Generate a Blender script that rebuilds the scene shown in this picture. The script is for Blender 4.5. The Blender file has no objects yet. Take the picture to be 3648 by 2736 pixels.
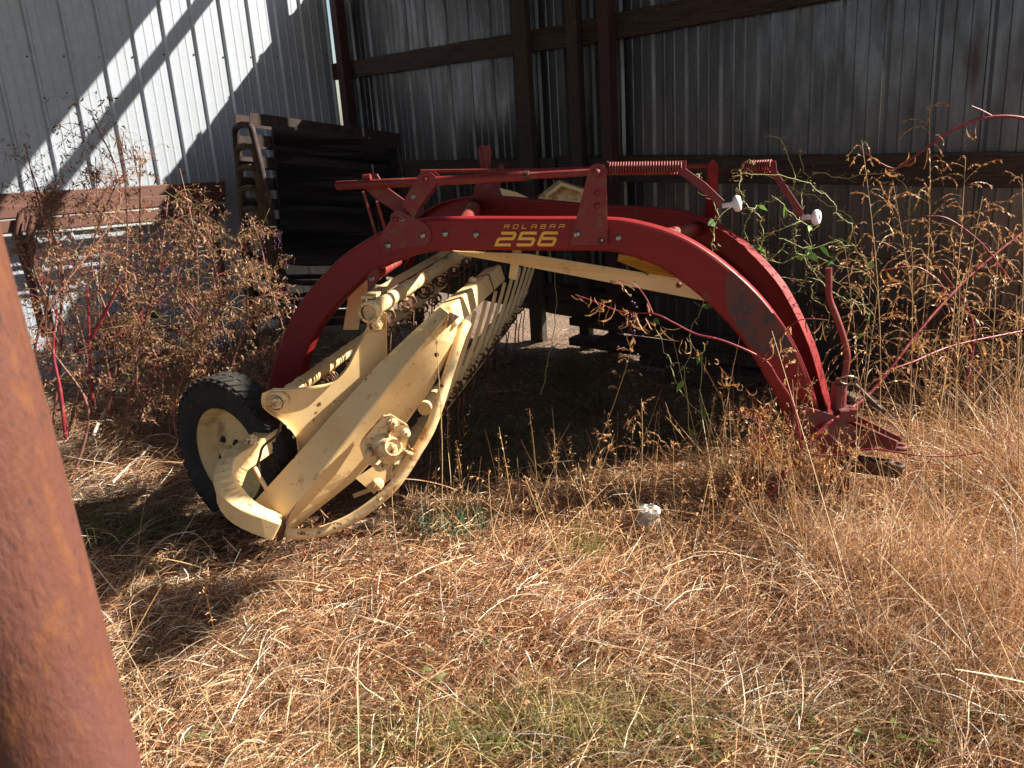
import bpy, math, random
import numpy as np
from mathutils import Vector, Matrix

S = bpy.context.scene
COL = S.collection
random.seed(7); rng = np.random.default_rng(7)

# ------------------------------------------------------------------ camera
FP = 3100.0; TH = math.radians(17.1); RO = math.radians(3.85); CH = 1.55
CC = np.array([0, 0, CH]); CF = np.array([0, math.cos(TH), -math.sin(TH)])
_r0 = np.array([1., 0, 0]); _u0 = np.array([0, math.sin(TH), math.cos(TH)])
CR = _r0*math.cos(RO) - _u0*math.sin(RO); CU = _u0*math.cos(RO) + _r0*math.sin(RO)
cam = bpy.data.cameras.new("camera"); camo = bpy.data.objects.new("camera", cam); COL.objects.link(camo)
cam.sensor_width = 36.0; cam.lens = 36.0*FP/3648.0; cam.clip_start = 0.05; cam.clip_end = 500
camo.matrix_world = Matrix([[CR[0], CU[0], -CF[0], CC[0]], [CR[1], CU[1], -CF[1], CC[1]], [CR[2], CU[2], -CF[2], CC[2]], [0, 0, 0, 1]])
cam.dof.use_dof = True; cam.dof.focus_distance = 3.4; cam.dof.aperture_fstop = 5.6
cam.dof.aperture_fstop = 7
S.camera = camo

# ------------------------------------------------------------------ light
SUN_D = Vector((-1.243, -0.134, -0.95)).normalized()
w = bpy.data.worlds.new("World"); S.world = w; w.use_nodes = True
wn = w.node_tree.nodes; bg = wn['Background']
sky = wn.new('ShaderNodeTexSky'); sky.sky_type = 'NISHITA'; sky.sun_disc = False
sky.sun_elevation = math.radians(37.3); sky.sun_rotation = math.atan2(1.243, 0.134)
w.node_tree.links.new(sky.outputs[0], bg.inputs[0]); bg.inputs[1].default_value = 0.05
sl = bpy.data.lights.new("sun", 'SUN'); sl.energy = 5.0; sl.angle = math.radians(0.5); sl.color = (1.0, 0.93, 0.82)
so = bpy.data.objects.new("sun", sl); COL.objects.link(so)
so.rotation_euler = SUN_D.to_track_quat('-Z', 'Y').to_euler(); so.location = (6, 2, 6)
S.view_settings.view_transform = 'Standard'; S.view_settings.look = 'None'
S.view_settings.exposure = 1.58; S.view_settings.gamma = 1.0
S.cycles.max_bounces = 6; S.cycles.transparent_max_bounces = 4

# ------------------------------------------------------------------ geometry helpers
def ray(px, py): return CF + CR*(px-1824)/FP - CU*(py-1368)/FP
def at(px, py, Y):
    d = ray(px, py); return Vector(CC + d*Y/d[1])
def atz(px, py, z):
    d = ray(px, py); return Vector(CC + d*(z-CH)/d[2])
def onp(px, py, P, n):
    d = ray(px, py); P = np.array(P); n = np.array(n)
    return Vector(CC + d*np.dot(P-CC, n)/np.dot(d, n))
V = Vector

def frame(d):
    d = d.normalized(); a = V((0, 0, 1)) if abs(d.z) < 0.9 else V((1, 0, 0))
    u = d.cross(a).normalized(); return u, d.cross(u).normalized()

class MB:
    def __init__(s): s.v = []; s.f = []; s.sm = []
    def add(s, vs, fs, smooth=False):
        o = len(s.v); s.v += [tuple(p) for p in vs]; s.f += [tuple(i+o for i in f) for f in fs]; s.sm += [smooth]*len(fs); return s
    def box(s, c, ax, h):
        c = V(c); X, Y, Z = [V(a).normalized()*k for a, k in zip(ax, h)]
        vs = [c+X*i+Y*j+Z*k for i in (-1, 1) for j in (-1, 1) for k in (-1, 1)]
        return s.add(vs, [(0, 1, 3, 2), (4, 6, 7, 5), (0, 4, 5, 1), (2, 3, 7, 6), (0, 2, 6, 4), (1, 5, 7, 3)])
    def bar(s, a, b, w_, t_, up=(0, 0, 1)):
        a = V(a); b = V(b); d = (b-a); L = d.length; d.normalize(); u = V(up); u = (u-d*u.dot(d)).normalized(); r = d.cross(u)
        return s.box((a+b)/2, (d, u, r), (L/2, w_/2, t_/2))
    def tube(s, pts, r, n=8, caps=True, smooth=True, closed=False):
        pts = [V(p) for p in pts]; m = len(pts); rr = r if hasattr(r, '__len__') else [r]*m
        vs = []; fs = []; u = None
        for i, p in enumerate(pts):
            if closed: d = pts[(i+1) % m]-pts[i-1]
            else: d = pts[min(i+1, m-1)]-pts[max(i-1, 0)]
            if d.length < 1e-9: d = V((0, 0, 1))
            d.normalize()
            if u is None: u, _ = frame(d)
            u = (u-d*u.dot(d))
            u = u.normalized() if u.length > 1e-6 else frame(d)[0]
            q = d.cross(u)
            for k in range(n):
                a = 2*math.pi*k/n; vs.append(p+(u*math.cos(a)+q*math.sin(a))*rr[i])
        for i in range(m if closed else m-1):
            j = (i+1) % m
            for k in range(n): fs.append((i*n+k, i*n+(k+1) % n, j*n+(k+1) % n, j*n+k))
        s.add(vs, fs, smooth)
        if caps and not closed: s.add([vs[k] for k in range(n)], [tuple(range(n-1, -1, -1))]); s.add(vs[-n:], [tuple(range(n))])
        return s
    def prism(s, poly, ext):
        poly = [V(p) for p in poly]; e = V(ext); n = len(poly)
        return s.add(poly+[p+e for p in poly], [tuple(range(n)), tuple(range(2*n-1, n-1, -1))]+[(i, (i+1) % n, (i+1) % n+n, i+n) for i in range(n)])
    def strip(s, A, B, ext):
        """closed band between edge lists A and B, extruded by ext"""
        n = len(A); A = [V(p) for p in A]; B = [V(p) for p in B]; e = V(ext)
        vs = A+B+[p+e for p in A]+[p+e for p in B]; fs = []
        for i in range(n-1):
            fs += [(i, i+1, n+i+1, n+i), (2*n+i, 3*n+i, 3*n+i+1, 2*n+i+1), (i, 2*n+i, 2*n+i+1, i+1), (n+i, n+i+1, 3*n+i+1, 3*n+i)]
        fs += [(0, n, 3*n, 2*n), (n-1, 3*n-1, 4*n-1, 2*n-1)]
        return s.add(vs, fs)
    def lathe(s, c, axis, prof, n=32, smooth=True, closed=False):
        c = V(c); d = V(axis).normalized(); u, q = frame(d); vs = []; m = len(prof)
        for (r, h) in prof:
            for k in range(n):
                a = 2*math.pi*k/n; vs.append(c+d*h+(u*math.cos(a)+q*math.sin(a))*r)
        fs = []
        for i in range(m if closed else m-1):
            j = (i+1) % m
            for k in range(n): fs.append((i*n+k, i*n+(k+1) % n, j*n+(k+1) % n, j*n+k))
        return s.add(vs, fs, smooth)
    def build(s, name, mat, parent=None, bevel=0, **props):
        me = bpy.data.meshes.new(name); o = bpy.data.objects.new(name, me)
        org = worg(parent) if parent else V((0, 0, 0))
        me.from_pydata([(x-org.x, y-org.y, z-org.z) for x, y, z in s.v], [], s.f)
        me.polygons.foreach_set('use_smooth', s.sm); me.update()
        if mat: me.materials.append(mat)
        COL.objects.link(o)
        if parent: o.parent = parent
        for k, v in props.items(): o[k] = v
        if bevel:
            b = o.modifiers.new('bevel', 'BEVEL'); b.width = bevel; b.segments = 2; b.limit_method = 'ANGLE'; b.angle_limit = math.radians(40)
            b.harden_normals = False
        return o

def worg(o):
    p = V((0, 0, 0))
    while o: p += o.location; o = o.parent
    return p

def thing(name, loc, label, cat, group=None):
    o = bpy.data.objects.new(name, None); COL.objects.link(o); o.location = loc; o.empty_display_size = 0.1
    o['label'] = label; o['category'] = cat
    if group: o['group'] = group
    return o

def child_copy(src, parent, off=None):
    c = src.copy(); COL.objects.link(c); c.parent = parent
    if off is not None: c.location = src.location+V(off)
    return c

def interp(pts, n):
    """Catmull-Rom through points"""
    pts = [V(p) for p in pts]; out = []; m = len(pts)
    for i in range(m-1):
        p0 = pts[max(i-1, 0)]; p1 = pts[i]; p2 = pts[i+1]; p3 = pts[min(i+2, m-1)]
        for k in range(n):
            t = k/n; out.append(0.5*((2*p1)+(p2-p0)*t+(2*p0-5*p1+4*p2-p3)*t*t+(3*p1-p0-3*p2+p3)*t**3))
    out.append(pts[-1]); return out

# ------------------------------------------------------------------ materials
def mat(name, base, rough=0.5, metal=0.0, layers=(), bump=0.0, bscale=60, spec=0.5, stretch=(1, 1, 1), var=0.12):
    m = bpy.data.materials.new(name); m.use_nodes = True; nt = m.node_tree; N = nt.nodes; Lk = nt.links
    b = N['Principled BSDF']; b.inputs['Roughness'].default_value = rough; b.inputs['Metallic'].default_value = metal
    b.inputs['Specular IOR Level'].default_value = spec
    tc = N.new('ShaderNodeTexCoord'); mp = N.new('ShaderNodeMapping'); mp.inputs['Scale'].default_value = stretch
    Lk.new(tc.outputs['Object'], mp.inputs[0])
    def noise(sc, det=6, ro=0.6):
        n = N.new('ShaderNodeTexNoise'); n.inputs['Scale'].default_value = sc; n.inputs['Detail'].default_value = det
        n.inputs['Roughness'].default_value = ro; Lk.new(mp.outputs[0], n.inputs['Vector']); return n
    def mix(fac, a, c):
        x = N.new('ShaderNodeMix'); x.data_type = 'RGBA'
        Lk.new(fac, x.inputs[0])
        for s_, v_ in ((6, a), (7, c)):
            if isinstance(v_, tuple): x.inputs[s_].default_value = (*v_, 1)
            else: Lk.new(v_, x.inputs[s_])
        return x.outputs[2]
    n0 = noise(7)
    cur = mix(n0.outputs[0], tuple(c*(1-var) for c in base), tuple(min(1, c*(1+var)) for c in base))
    rcur = None
    for (c, sc, lo, hi, r_) in layers:
        n = noise(sc, 8, 0.65); mr = N.new('ShaderNodeMapRange'); mr.inputs[1].default_value = lo; mr.inputs[2].default_value = hi
        Lk.new(n.outputs[0], mr.inputs[0]); cur = mix(mr.outputs[0], cur, c)
        fm = N.new('ShaderNodeMix'); fm.data_type = 'FLOAT'; Lk.new(mr.outputs[0], fm.inputs[0])
        if rcur is None: fm.inputs[2].default_value = rough
        else: Lk.new(rcur, fm.inputs[2])
        fm.inputs[3].default_value = r_; rcur = fm.outputs[0]
    Lk.new(cur, b.inputs['Base Color'])
    if rcur is not None: Lk.new(rcur, b.inputs['Roughness'])
    if bump:
        n = noise(bscale, 6); bp = N.new('ShaderNodeBump'); bp.inputs['Strength'].default_value = bump; bp.inputs['Distance'].default_value = 0.004
        Lk.new(n.outputs[0], bp.inputs['Height']); Lk.new(bp.outputs[0], b.inputs['Normal'])
    return m

RUST = (0.13, 0.045, 0.02); RUSTD = (0.06, 0.022, 0.014)
M = {}
M['red'] = mat('red_paint', (0.20, 0.011, 0.012), 0.48, 0, [((0.17, 0.05, 0.03), 9, 0.60, 0.72, .7), (RUSTD, 60, 0.68, 0.74, .8)], bump=.05, spec=.3)
M['redworn'] = mat('worn_red_paint', (0.18, 0.015, 0.014), 0.55, 0, [((0.16, 0.06, 0.04), 14, 0.42, 0.6, .8), ((0.05, 0.035, 0.05), 30, 0.55, 0.62, .6)], bump=.15)
M['rubbed'] = mat('rubbed_rusty_paint', (0.12, 0.03, 0.018), 0.6, 0, [((0.035, 0.026, 0.034), 10, 0.44, 0.52, .45), ((0.17, 0.012, 0.012), 40, 0.58, 0.62, .5), ((.2, .08, .03), 70, .62, .66, .8)], bump=.2)
M['redlink'] = mat('faded_red_paint', (0.185, 0.013, 0.012), 0.55, 0, [((0.18, 0.06, 0.03), 18, 0.5, 0.66, .7), (RUSTD, 45, 0.66, 0.72, .8)], bump=.1)
M['cream'] = mat('cream_paint', (0.81, 0.575, 0.27), 0.45, 0, [((0.70, 0.45, 0.19), 5, 0.5, 0.75, .5), ((.40, .18, .06), 14, .60, .75, .7), (RUST, 26, 0.65, 0.67, .85), (RUSTD, 90, 0.67, 0.70, .85)], bump=.05)
M['creamrust'] = mat('chipped_cream_paint', (0.80, 0.57, 0.28), 0.5, 0, [((.38, .18, .06), 16, 0.50, 0.64, .75), (RUST, 30, 0.60, 0.64, .85), (RUSTD, 60, 0.64, 0.68, .85)], bump=.2)
M['yellow'] = mat('yellow_paint', (0.62, 0.30, 0.02), 0.5, 0, [(RUST, 30, 0.62, 0.66, .8)])
M['gold'] = mat('gold_decal', (0.75, 0.42, 0.06), 0.45, 0, [((0.27, 0.02, 0.015), 70, 0.66, 0.69, .5)])
M['rustwire'] = mat('rusty_wire', (0.15, 0.06, 0.03), 0.7, 0.2, [(RUSTD, 40, 0.45, 0.6, .8), ((0.5, 0.36, 0.16), 25, 0.62, 0.66, .6)])
M['darksteel'] = mat('dark_rusty_steel', (0.055, 0.03, 0.022), 0.6, 0.3, [(RUST, 30, 0.5, 0.62, .8)])
M['steel'] = mat('bare_steel', (0.35, 0.34, 0.32), 0.35, 0.9, [((0.35, 0.28, 0.12), 80, 0.5, 0.6, .6)])
M['rubber'] = mat('tyre_rubber', (0.012, 0.011, 0.010), 0.85, 0, [((0.035, 0.028, 0.022), 5, 0.45, 0.7, .9), ((0.075, 0.055, 0.037), 28, 0.58, 0.72, .95)], bump=.3)
M['rim'] = mat('rim_paint', (0.66, 0.47, 0.20), 0.5, 0, [((0.35, 0.2, 0.08), 9, 0.5, 0.7, .7), (RUST, 30, 0.62, 0.66, .8)])
M['knob'] = mat('white_knob', (0.75, 0.74, 0.78), 0.5, 0, [((0.45, 0.38, 0.36), 60, 0.55, 0.68, .7)])
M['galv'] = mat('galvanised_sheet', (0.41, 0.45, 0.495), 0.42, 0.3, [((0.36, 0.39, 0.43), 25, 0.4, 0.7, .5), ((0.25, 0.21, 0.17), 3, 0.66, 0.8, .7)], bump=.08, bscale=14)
M['galvshade'] = mat('shade_toned_sheet', (0.125, 0.125, 0.135), 0.27, 0.85, [((0.075, 0.073, 0.072), 9, 0.4, 0.7, .45), ((0.08, 0.06, 0.045), 4, 0.6, 0.8, .6)], bump=.12, bscale=9, stretch=(1, 1, .25))  # back wall sheet, base darkened to deepen the shed's shade
M['wood'] = mat('weathered_wood', (0.045, 0.028, 0.019), 0.8, 0, [((0.03, 0.02, 0.014), 14, 0.45, 0.6, .85), ((0.16, 0.11, 0.075), 40, 0.6, 0.7, .8)], bump=.5, bscale=30, stretch=(6, 6, .5))  # weathered timber, base taken darker to deepen the shade indoors
M['woodh'] = mat('weathered_board', (0.045, 0.028, 0.019), 0.8, 0, [((0.022, 0.014, 0.01), 8, 0.45, 0.6, .85), ((0.16, 0.11, 0.07), 30, 0.6, 0.7, .8)], bump=.5, bscale=20, stretch=(.6, .6, 9))  # same darkening for shade put into the horizontal boards
M['oldred'] = mat('rust_red_post', (0.035, 0.011, 0.009), 0.65, 0, [(RUSTD, 16, 0.5, 0.62, .8)], bump=.1)
M['rustpost'] = mat('rusty_pipe', (0.098, 0.028, 0.013), 0.75, 0, [((0.14, 0.046, 0.012), 40, 0.52, 0.66, .75), ((0.10, 0.035, 0.028), 7, 0.45, 0.7, .7), ((0.035, 0.014, 0.013), 90, 0.60, 0.68, .8)], bump=.8, bscale=110, stretch=(1, 1, .45))
M['brownsteel'] = mat('brown_steel', (0.12, 0.052, 0.036), 0.6, 0, [((0.12, 0.045, 0.03), 10, 0.45, 0.65, .8)])
M['rackrust'] = mat('rack_steel', (0.04, 0.016, 0.012), 0.7, 0, [((0.016, 0.008, 0.006), 12, 0.4, 0.6, .85), ((0.2, 0.15, 0.03), 5, 0.60, 0.7, .8)])
M['rackdark'] = mat('near_black_steel', (0.022, 0.014, 0.011), 0.6)  # near-black steel for the closely set rack slats
M['rackyellow'] = mat('mossy_yellow_steel', (0.085, 0.06, 0.018), 0.85, 0, [((0.05, 0.022, 0.013), 14, 0.42, 0.58, .85)])
M['roof'] = mat('roof_sheet', (0.18, 0.17, 0.16), 0.6, 0.3)
M['plastic'] = mat('milky_plastic', (0.38, 0.37, 0.34), 0.4, 0, [((0.2, 0.16, 0.11), 16, 0.5, 0.7, .7)])
M['foil'] = mat('crumpled_foil', (0.55, 0.53, 0.5), 0.4, 0.6, [((0.25, 0.2, 0.15), 40, 0.55, 0.7, .7)])
M['twig'] = mat('bleached_twig', (0.62, 0.52, 0.42), 0.8)
M['pokestem'] = mat('crimson_stem', (0.20, 0.012, 0.022), 0.4, 0, [((0.30, 0.10, 0.07), 25, 0.56, 0.66, .5)])
M['weedstem'] = mat('brown_weed_stem', (.16, .07, .045), .6, 0, [((.25, .05, .05), 12, .5, .62, .5)])
M['berry'] = mat('dark_berry', (0.06, 0.01, 0.05), 0.35)
M['whitetube'] = mat('pale_tube', (0.24, 0.24, 0.23), 0.5)

def attr_mat(name, rough=0.6, transl=0.25, spec=0.35):
    m = bpy.data.materials.new(name); m.use_nodes = True; nt = m.node_tree; N = nt.nodes; Lk = nt.links
    b = N['Principled BSDF']; b.inputs['Roughness'].default_value = rough; b.inputs['Specular IOR Level'].default_value = spec
    a = N.new('ShaderNodeAttribute'); a.attribute_name = 'tone'
    n = N.new('ShaderNodeTexNoise'); n.inputs['Scale'].default_value = 90; n.inputs['Detail'].default_value = 2
    mr = N.new('ShaderNodeMapRange'); mr.inputs[1].default_value = .3; mr.inputs[2].default_value = .7; mr.inputs[3].default_value = .78; mr.inputs[4].default_value = 1.15
    Lk.new(n.outputs[0], mr.inputs[0])
    vm = N.new('ShaderNodeVectorMath'); vm.operation = 'SCALE'; Lk.new(a.outputs['Color'], vm.inputs[0]); Lk.new(mr.outputs[0], vm.inputs['Scale'])
    Lk.new(vm.outputs[0], b.inputs['Base Color'])
    t = N.new('ShaderNodeBsdfTranslucent'); Lk.new(vm.outputs[0], t.inputs[0])
    mx = N.new('ShaderNodeMixShader'); mx.inputs[0].default_value = transl
    Lk.new(b.outputs[0], mx.inputs[1]); Lk.new(t.outputs[0], mx.inputs[2]); Lk.new(mx.outputs[0], N['Material Output'].inputs[0])
    return m
M['straw'] = attr_mat('dry_straw', 0.5, 0.22)
M['leaf'] = attr_mat('leaf_tissue', 0.55, 0.35)

# ground material: soil with straw-coloured litter
def ground_mat():
    m = bpy.data.materials.new('soil'); m.use_nodes = True; nt = m.node_tree; N = nt.nodes; Lk = nt.links; b = N['Principled BSDF']
    b.inputs['Roughness'].default_value = 0.9
    tc = N.new('ShaderNodeTexCoord')
    def noise(sc, d=8):
        n = N.new('ShaderNodeTexNoise'); n.inputs['Scale'].default_value = sc; n.inputs['Detail'].default_value = d; Lk.new(tc.outputs['Object'], n.inputs['Vector']); return n
    def ramp(n, cols):
        r = N.new('ShaderNodeValToRGB'); e = r.color_ramp.elements
        while len(e) < len(cols): e.new(0.5)
        for i, (p, c) in enumerate(cols): e[i].position = p; e[i].color = (*c, 1)
        Lk.new(n.outputs[0], r.inputs[0]); return r
    a = ramp(noise(2.0), [(0.3, (0.07, 0.042, 0.026)), (0.5, (0.13, 0.083, 0.05)), (0.7, (0.21, 0.145, 0.09))])
    c = ramp(noise(60), [(0.35, (0.06, 0.036, 0.022)), (0.55, (0.16, 0.10, 0.062)), (0.72, (0.30, 0.20, 0.13))])
    mx = N.new('ShaderNodeMix'); mx.data_type = 'RGBA'; mx.inputs[0].default_value = 0.55
    Lk.new(a.outputs[0], mx.inputs[6]); Lk.new(c.outputs[0], mx.inputs[7]); Lk.new(mx.outputs[2], b.inputs['Base Color'])
    bp = N.new('ShaderNodeBump'); bp.inputs['Strength'].default_value = 0.8; bp.inputs['Distance'].default_value = 0.02
    Lk.new(noise(45).outputs[0], bp.inputs['Height']); Lk.new(bp.outputs[0], b.inputs['Normal'])
    return m
M['soil'] = ground_mat()

# ------------------------------------------------------------------ ground
AZ = math.radians(-43)
WV = V((math.sin(AZ), math.cos(AZ), 0)); NV = V((WV.y, -WV.x, 0))
CN = V((-1.28, 7.733, 0))               # the corner of the two walls
def BL(b, l, z=0): return CN-NV*b-WV*l+V((0, 0, z))
def bl(x, y):
    dx = CN.x-x; dy = CN.y-y
    return dx*NV.x+dy*NV.y, dx*WV.x+dy*WV.y

def gh(x, y):
    x = np.asarray(x, float); y = np.asarray(y, float)
    h = 0.022*np.sin(1.9*x+0.6)*np.cos(2.3*y+0.4)+0.013*np.sin(5.1*x+3.3*y)+0.008*np.sin(11*x-7*y+1)+0.006*np.cos(17*x+13*y)
    near = np.clip((y-0.2)/1.0, 0, 1)*np.clip((9-y)/2, 0, 1)
    d = np.sqrt((x+0.9)**2+(y-3.1)**2); flat = np.clip((d-0.3)/0.5, 0, 1)
    return h*near*flat-0.004
xs = np.concatenate([[-120, -60, -30, -15, -8], np.arange(-6, 6.01, 0.06), [8, 15, 30, 60, 120]])
ys = np.concatenate([[-120, -60, -30, -12, -5, -2, -1], np.arange(-.5, 9.01, 0.06), [11, 14, 20, 35, 60, 120]])
gx, gy = np.meshgrid(xs, ys); gz = gh(gx, gy)
inn = (np.abs(gx) < 6.1) & (gy > -.6) & (gy < 9.1)
gz = gz+np.where(inn, rng.normal(0, 0.004, gx.shape), 0)
nx, ny = len(xs), len(ys)
gv = np.stack([gx, gy, gz], -1).reshape(-1, 3)
idx = np.arange(nx*ny).reshape(ny, nx)
gf = np.stack([idx[:-1, :-1], idx[:-1, 1:], idx[1:, 1:], idx[1:, :-1]], -1).reshape(-1, 4)
me = bpy.data.meshes.new('ground'); me.from_pydata(gv.tolist(), [], gf.tolist())
me.polygons.foreach_set('use_smooth', [True]*len(gf)); me.materials.append(M['soil'])
go = bpy.data.objects.new('ground', me); COL.objects.link(go); go['kind'] = 'structure'

# ------------------------------------------------------------------ walls
def sheet_profile(width=0.914, rib=0.2285):
    """inner-face profile of ribbed sheet: (along, outward) points"""
    pts = []
    n = int(round(width/rib))
    for k in range(n):
        x0 = k*rib
        pts += [(x0, 0), (x0+.011, -.0185), (x0+.024, -.0185), (x0+.036, .0)]
        for q in (0.42, 0.72):
            xm = x0+rib*q; pts += [(xm-.010, 0), (xm-.004, -.0022), (xm+.004, -.0022), (xm+.010, 0)]
    pts.append((width, 0)); return pts

def wall_panel(parent, origin, along, outward, z0, z1, mt, seed, lap=0.002, width=0.914, jag=0.0):
    r = random.Random(seed); mb = MB(); prof = sheet_profile(width); rows = 9
    vs = []
    for i in range(rows+1):
        z = z0+(z1-z0)*i/rows
        if i == rows: z += r.uniform(-jag, jag)
        wob = [r.uniform(-.0022, .0022) for _ in range(6)]
        for j, (a, o_) in enumerate(prof):
            t = a/width*5; k = min(int(t), 4); ww = wob[k]*(1-(t-k))+wob[k+1]*(t-k)
            vs.append(V(origin)+along*a+outward*(o_+ww+lap)+V((0, 0, z)))
    m = len(prof); fs = []
    for i in range(rows):
        for j in range(m-1): fs.append((i*m+j, i*m+j+1, (i+1)*m+j+1, (i+1)*m+j))
    mb.add(vs, fs)
    o = mb.build('metal_panel', mt, parent)
    sm = o.modifiers.new('thickness', 'SOLIDIFY'); sm.thickness = 0.001
    return o

LW = thing('metal_wall', BL(0, 0), 'left galvanised ribbed sheet metal wall with a diagonal band of sunlight', 'wall')
for k in range(8):
    wall_panel(LW, BL(0.03+0.914*k, 0), -NV, WV, -0.02 if k > 2 else 0.0, 4.3, M['galv'], 100+k, lap=0.002*(k % 2))
scr = MB()
for k in range(30):
    for z in (0.5, 1.3, 2.12):
        b = 0.03+0.2285*k+0.055; zz = z+random.uniform(-.012, .012)
        c = BL(b, 0, zz); scr.lathe(c, -WV, [(0.0, .007), (.004, .006), (.0045, .002), (.007, .001), (.007, -.003)], 8)
scr.build('screws', M['darksteel'], LW, kind='stuff')
HW = 2.77
BW = thing('metal_wall', BL(0, 2.6), 'long back wall of ribbed sheet metal, toned dark for shade, with wooden girts', 'wall')
for k in range(6):
    wall_panel(BW, BL(0, 0.035+0.914*k), -WV, NV, [0.30, 0.30, .27, 0.20, 0.02, 0.0][k], HW+[0, .03, -.02, .02, .0, .01][k], M['galvshade'], 200+k, lap=0.002*(k % 2), jag=.01)
# girts
def girt(l0, l1, z0, z1, h, t=0.04, b=0.022, name='girt'):
    mb = MB(); A = BL(b, l0, z0); B = BL(b, l1, z1); n = 14
    rr = random.Random(int(z0*100)+int(l0*10)); d = (B-A)
    tops = []; bots = []
    for i in range(n+1):
        p = A+d*(i/n); tops.append(p+V((0, 0, h/2+rr.uniform(-.004, .004)))); bots.append(p-V((0, 0, h/2+rr.uniform(-.004, .004))))
    mb.strip(tops, bots, -NV*t)
    return mb.build(name, M['woodh'], BW)
girt(0.02, 2.7, 1.99, 2.0, 0.13); girt(2.72, 5.5, 2.0, 2.09, 0.14)
girt(0.02, 2.5, 1.20, 1.20, 0.13); girt(2.52, 5.35, 1.20, 1.18, 0.15)
girt(2.6, 5.35, 0.50, 0.46, 0.12)
girt(0.6, 3.15, 0.36, 0.30, 0.20, name='kickboard')
def post(px, py, wd, dp, mt, lean=0.0, b=0.07):
    p = onp(px, py, BL(b, 0), NV); q = (CN-p); l = q.dot(WV)
    mb = MB(); A = BL(b+dp/2, l, -.05); B = BL(b+dp/2, l+lean, 3.4)
    n = 10; rr = random.Random(int(px))
    L_ = []; R_ = []
    for i in range(n+1):
        c = A+(B-A)*(i/n); L_.append(c-WV*(wd/2+rr.uniform(-.003, .003))+NV*dp/2); R_.append(c+WV*(wd/2+rr.uniform(-.003, .003))+NV*dp/2)
    mb.strip(L_, R_, -NV*dp)
    return mb.build('post', mt, BW, bevel=.004)
post(1237, 200, .085, .085, M['oldred'], b=.072)
post(1873, 200, .12, .05, M['wood'], 0.0)
post(2060, 200, .085, .05, M['wood'], -0.01)
post(2180, 200, .075, .075, M['oldred'])
# short board lying under the kickboard, old plank offcut at the corner
# eave beam and roof above the walls
EB = thing('eave_beam', BL(0.0, 0, 3.55), 'weathered beam running above the top of the back wall', 'beam')
MB().box(BL(0.0, 1.3, 3.535), (WV, NV, (0, 0, 1)), (1.45, .03, .042)).build('beam_timber', M['wood'], EB)
RF = thing('shed_roof', BL(2, 2.5, 3.9), 'flat sheet roof over the shed, dark underneath', 'roof')
MB().box(BL(4.05, 3.2, 3.91), (WV, NV, (0, 0, 1)), (3.3, 4.05, .02)).build('roof_sheet', M['roof'], RF)
for b_ in (0.05, 2.0, 4.2, 6.2, 7.9):
    MB().box(BL(b_+.08, 3.2, 3.815), (WV, NV, (0, 0, 1)), (3.28, .04, .07)).build('rafter', M['wood'], RF)

SD_ = V(SUN_D)
def back_to(px, py, z):
    p = atz(px, py, 0); t = z/(-SD_.z); return p-SD_*t
for poly in ([(480, 2130), (640, 2135), (700, 2112), (860, 2112), (985, 2090), (900, 2160), (800, 2200), (760, 2270), (600, 2390), (400, 2470), (380, 2240)], [(230, 1850), (400, 1850), (400, 1960), (430, 2110), (340, 2210), (230, 2260)]):
    MB().prism([back_to(x, y, 3.96) for x, y in poly], (0, 0, .025)).build('shade_board', M['wood'], RF)  # added out of view, outlined from the ground shadow they should cast
oc = back_to(640, 2040, 3.9)
MB().bar(BL(.6, 6.2, 3.90), oc+(oc-BL(.6, 6.2, 3.90)).normalized()*.2+V((0, 0, 0)), .08, .04).build('shade_board_arm', M['wood'], RF)  # unseen arm added only to carry the shadow-casting boards

# near rusty post at the left edge of the picture
pb = atz(140, 2736, 0)
PT = thing('rusty_post', (-0.59, 0.90, 0), 'thick rusty round steel post in the left foreground', 'post')
MB().tube([(-.568, .90, -.1), (-.594, .90, .9), (-.613, .90, 1.6), (-.67, .90, 3.8)], .09, 48).build('post_pipe', M['rustpost'], PT)

# ================================================================== THE HAY RAKE
RK = thing('hay_rake', (0.2, 3.4, 0), 'red and cream hay rake with arched frame and coil tines, parked in dry grass', 'hay rake')
def P(name, mb, m, par=None, bevel=0, **k): return mb.build(name, M[m], par or RK, bevel, **k)

def YN(px): return 3.72+(px-1000)/1950*(3.12-3.72)       # near arch depth
def an(px, py, dy=0.0): return at(px, py, YN(px)+dy)
ANP = (at(2900, 900, YN(2900))-at(1000, 900, YN(1000))); ANP.z = 0; ANP.normalize()
ANN = V((ANP.y, -ANP.x, 0))                           # towards the viewer
if ANN.y > 0: ANN = -ANN
outer = [(945, 1440), (962, 1330), (998, 1218), (1051, 1099), (1130, 999), (1217, 913), (1330, 838), (1400, 808), (1480, 785), (1600, 777), (1750, 776), (1900, 777), (2140, 778), (2260, 790), (2400, 830), (2520, 895), (2640, 990), (2740, 1095), (2830, 1230), (2890, 1370), (2920, 1470), (2935, 1580)]
inner = [(1050, 1440), (1075, 1330), (1100, 1245), (1142, 1165), (1215, 1075), (1303, 993), (1390, 944), (1440, 925), (1500, 905), (1600, 895), (1750, 893), (1900, 895), (2140, 896), (2230, 910), (2350, 955), (2460, 1030), (2560, 1120), (2640, 1210), (2710, 1320), (2765, 1420), (2800, 1500), (2815, 1580)]
o3 = interp([an(*p) for p in outer], 4); i3 = interp([an(*p) for p in inner], 4)
mb = MB()
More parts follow.
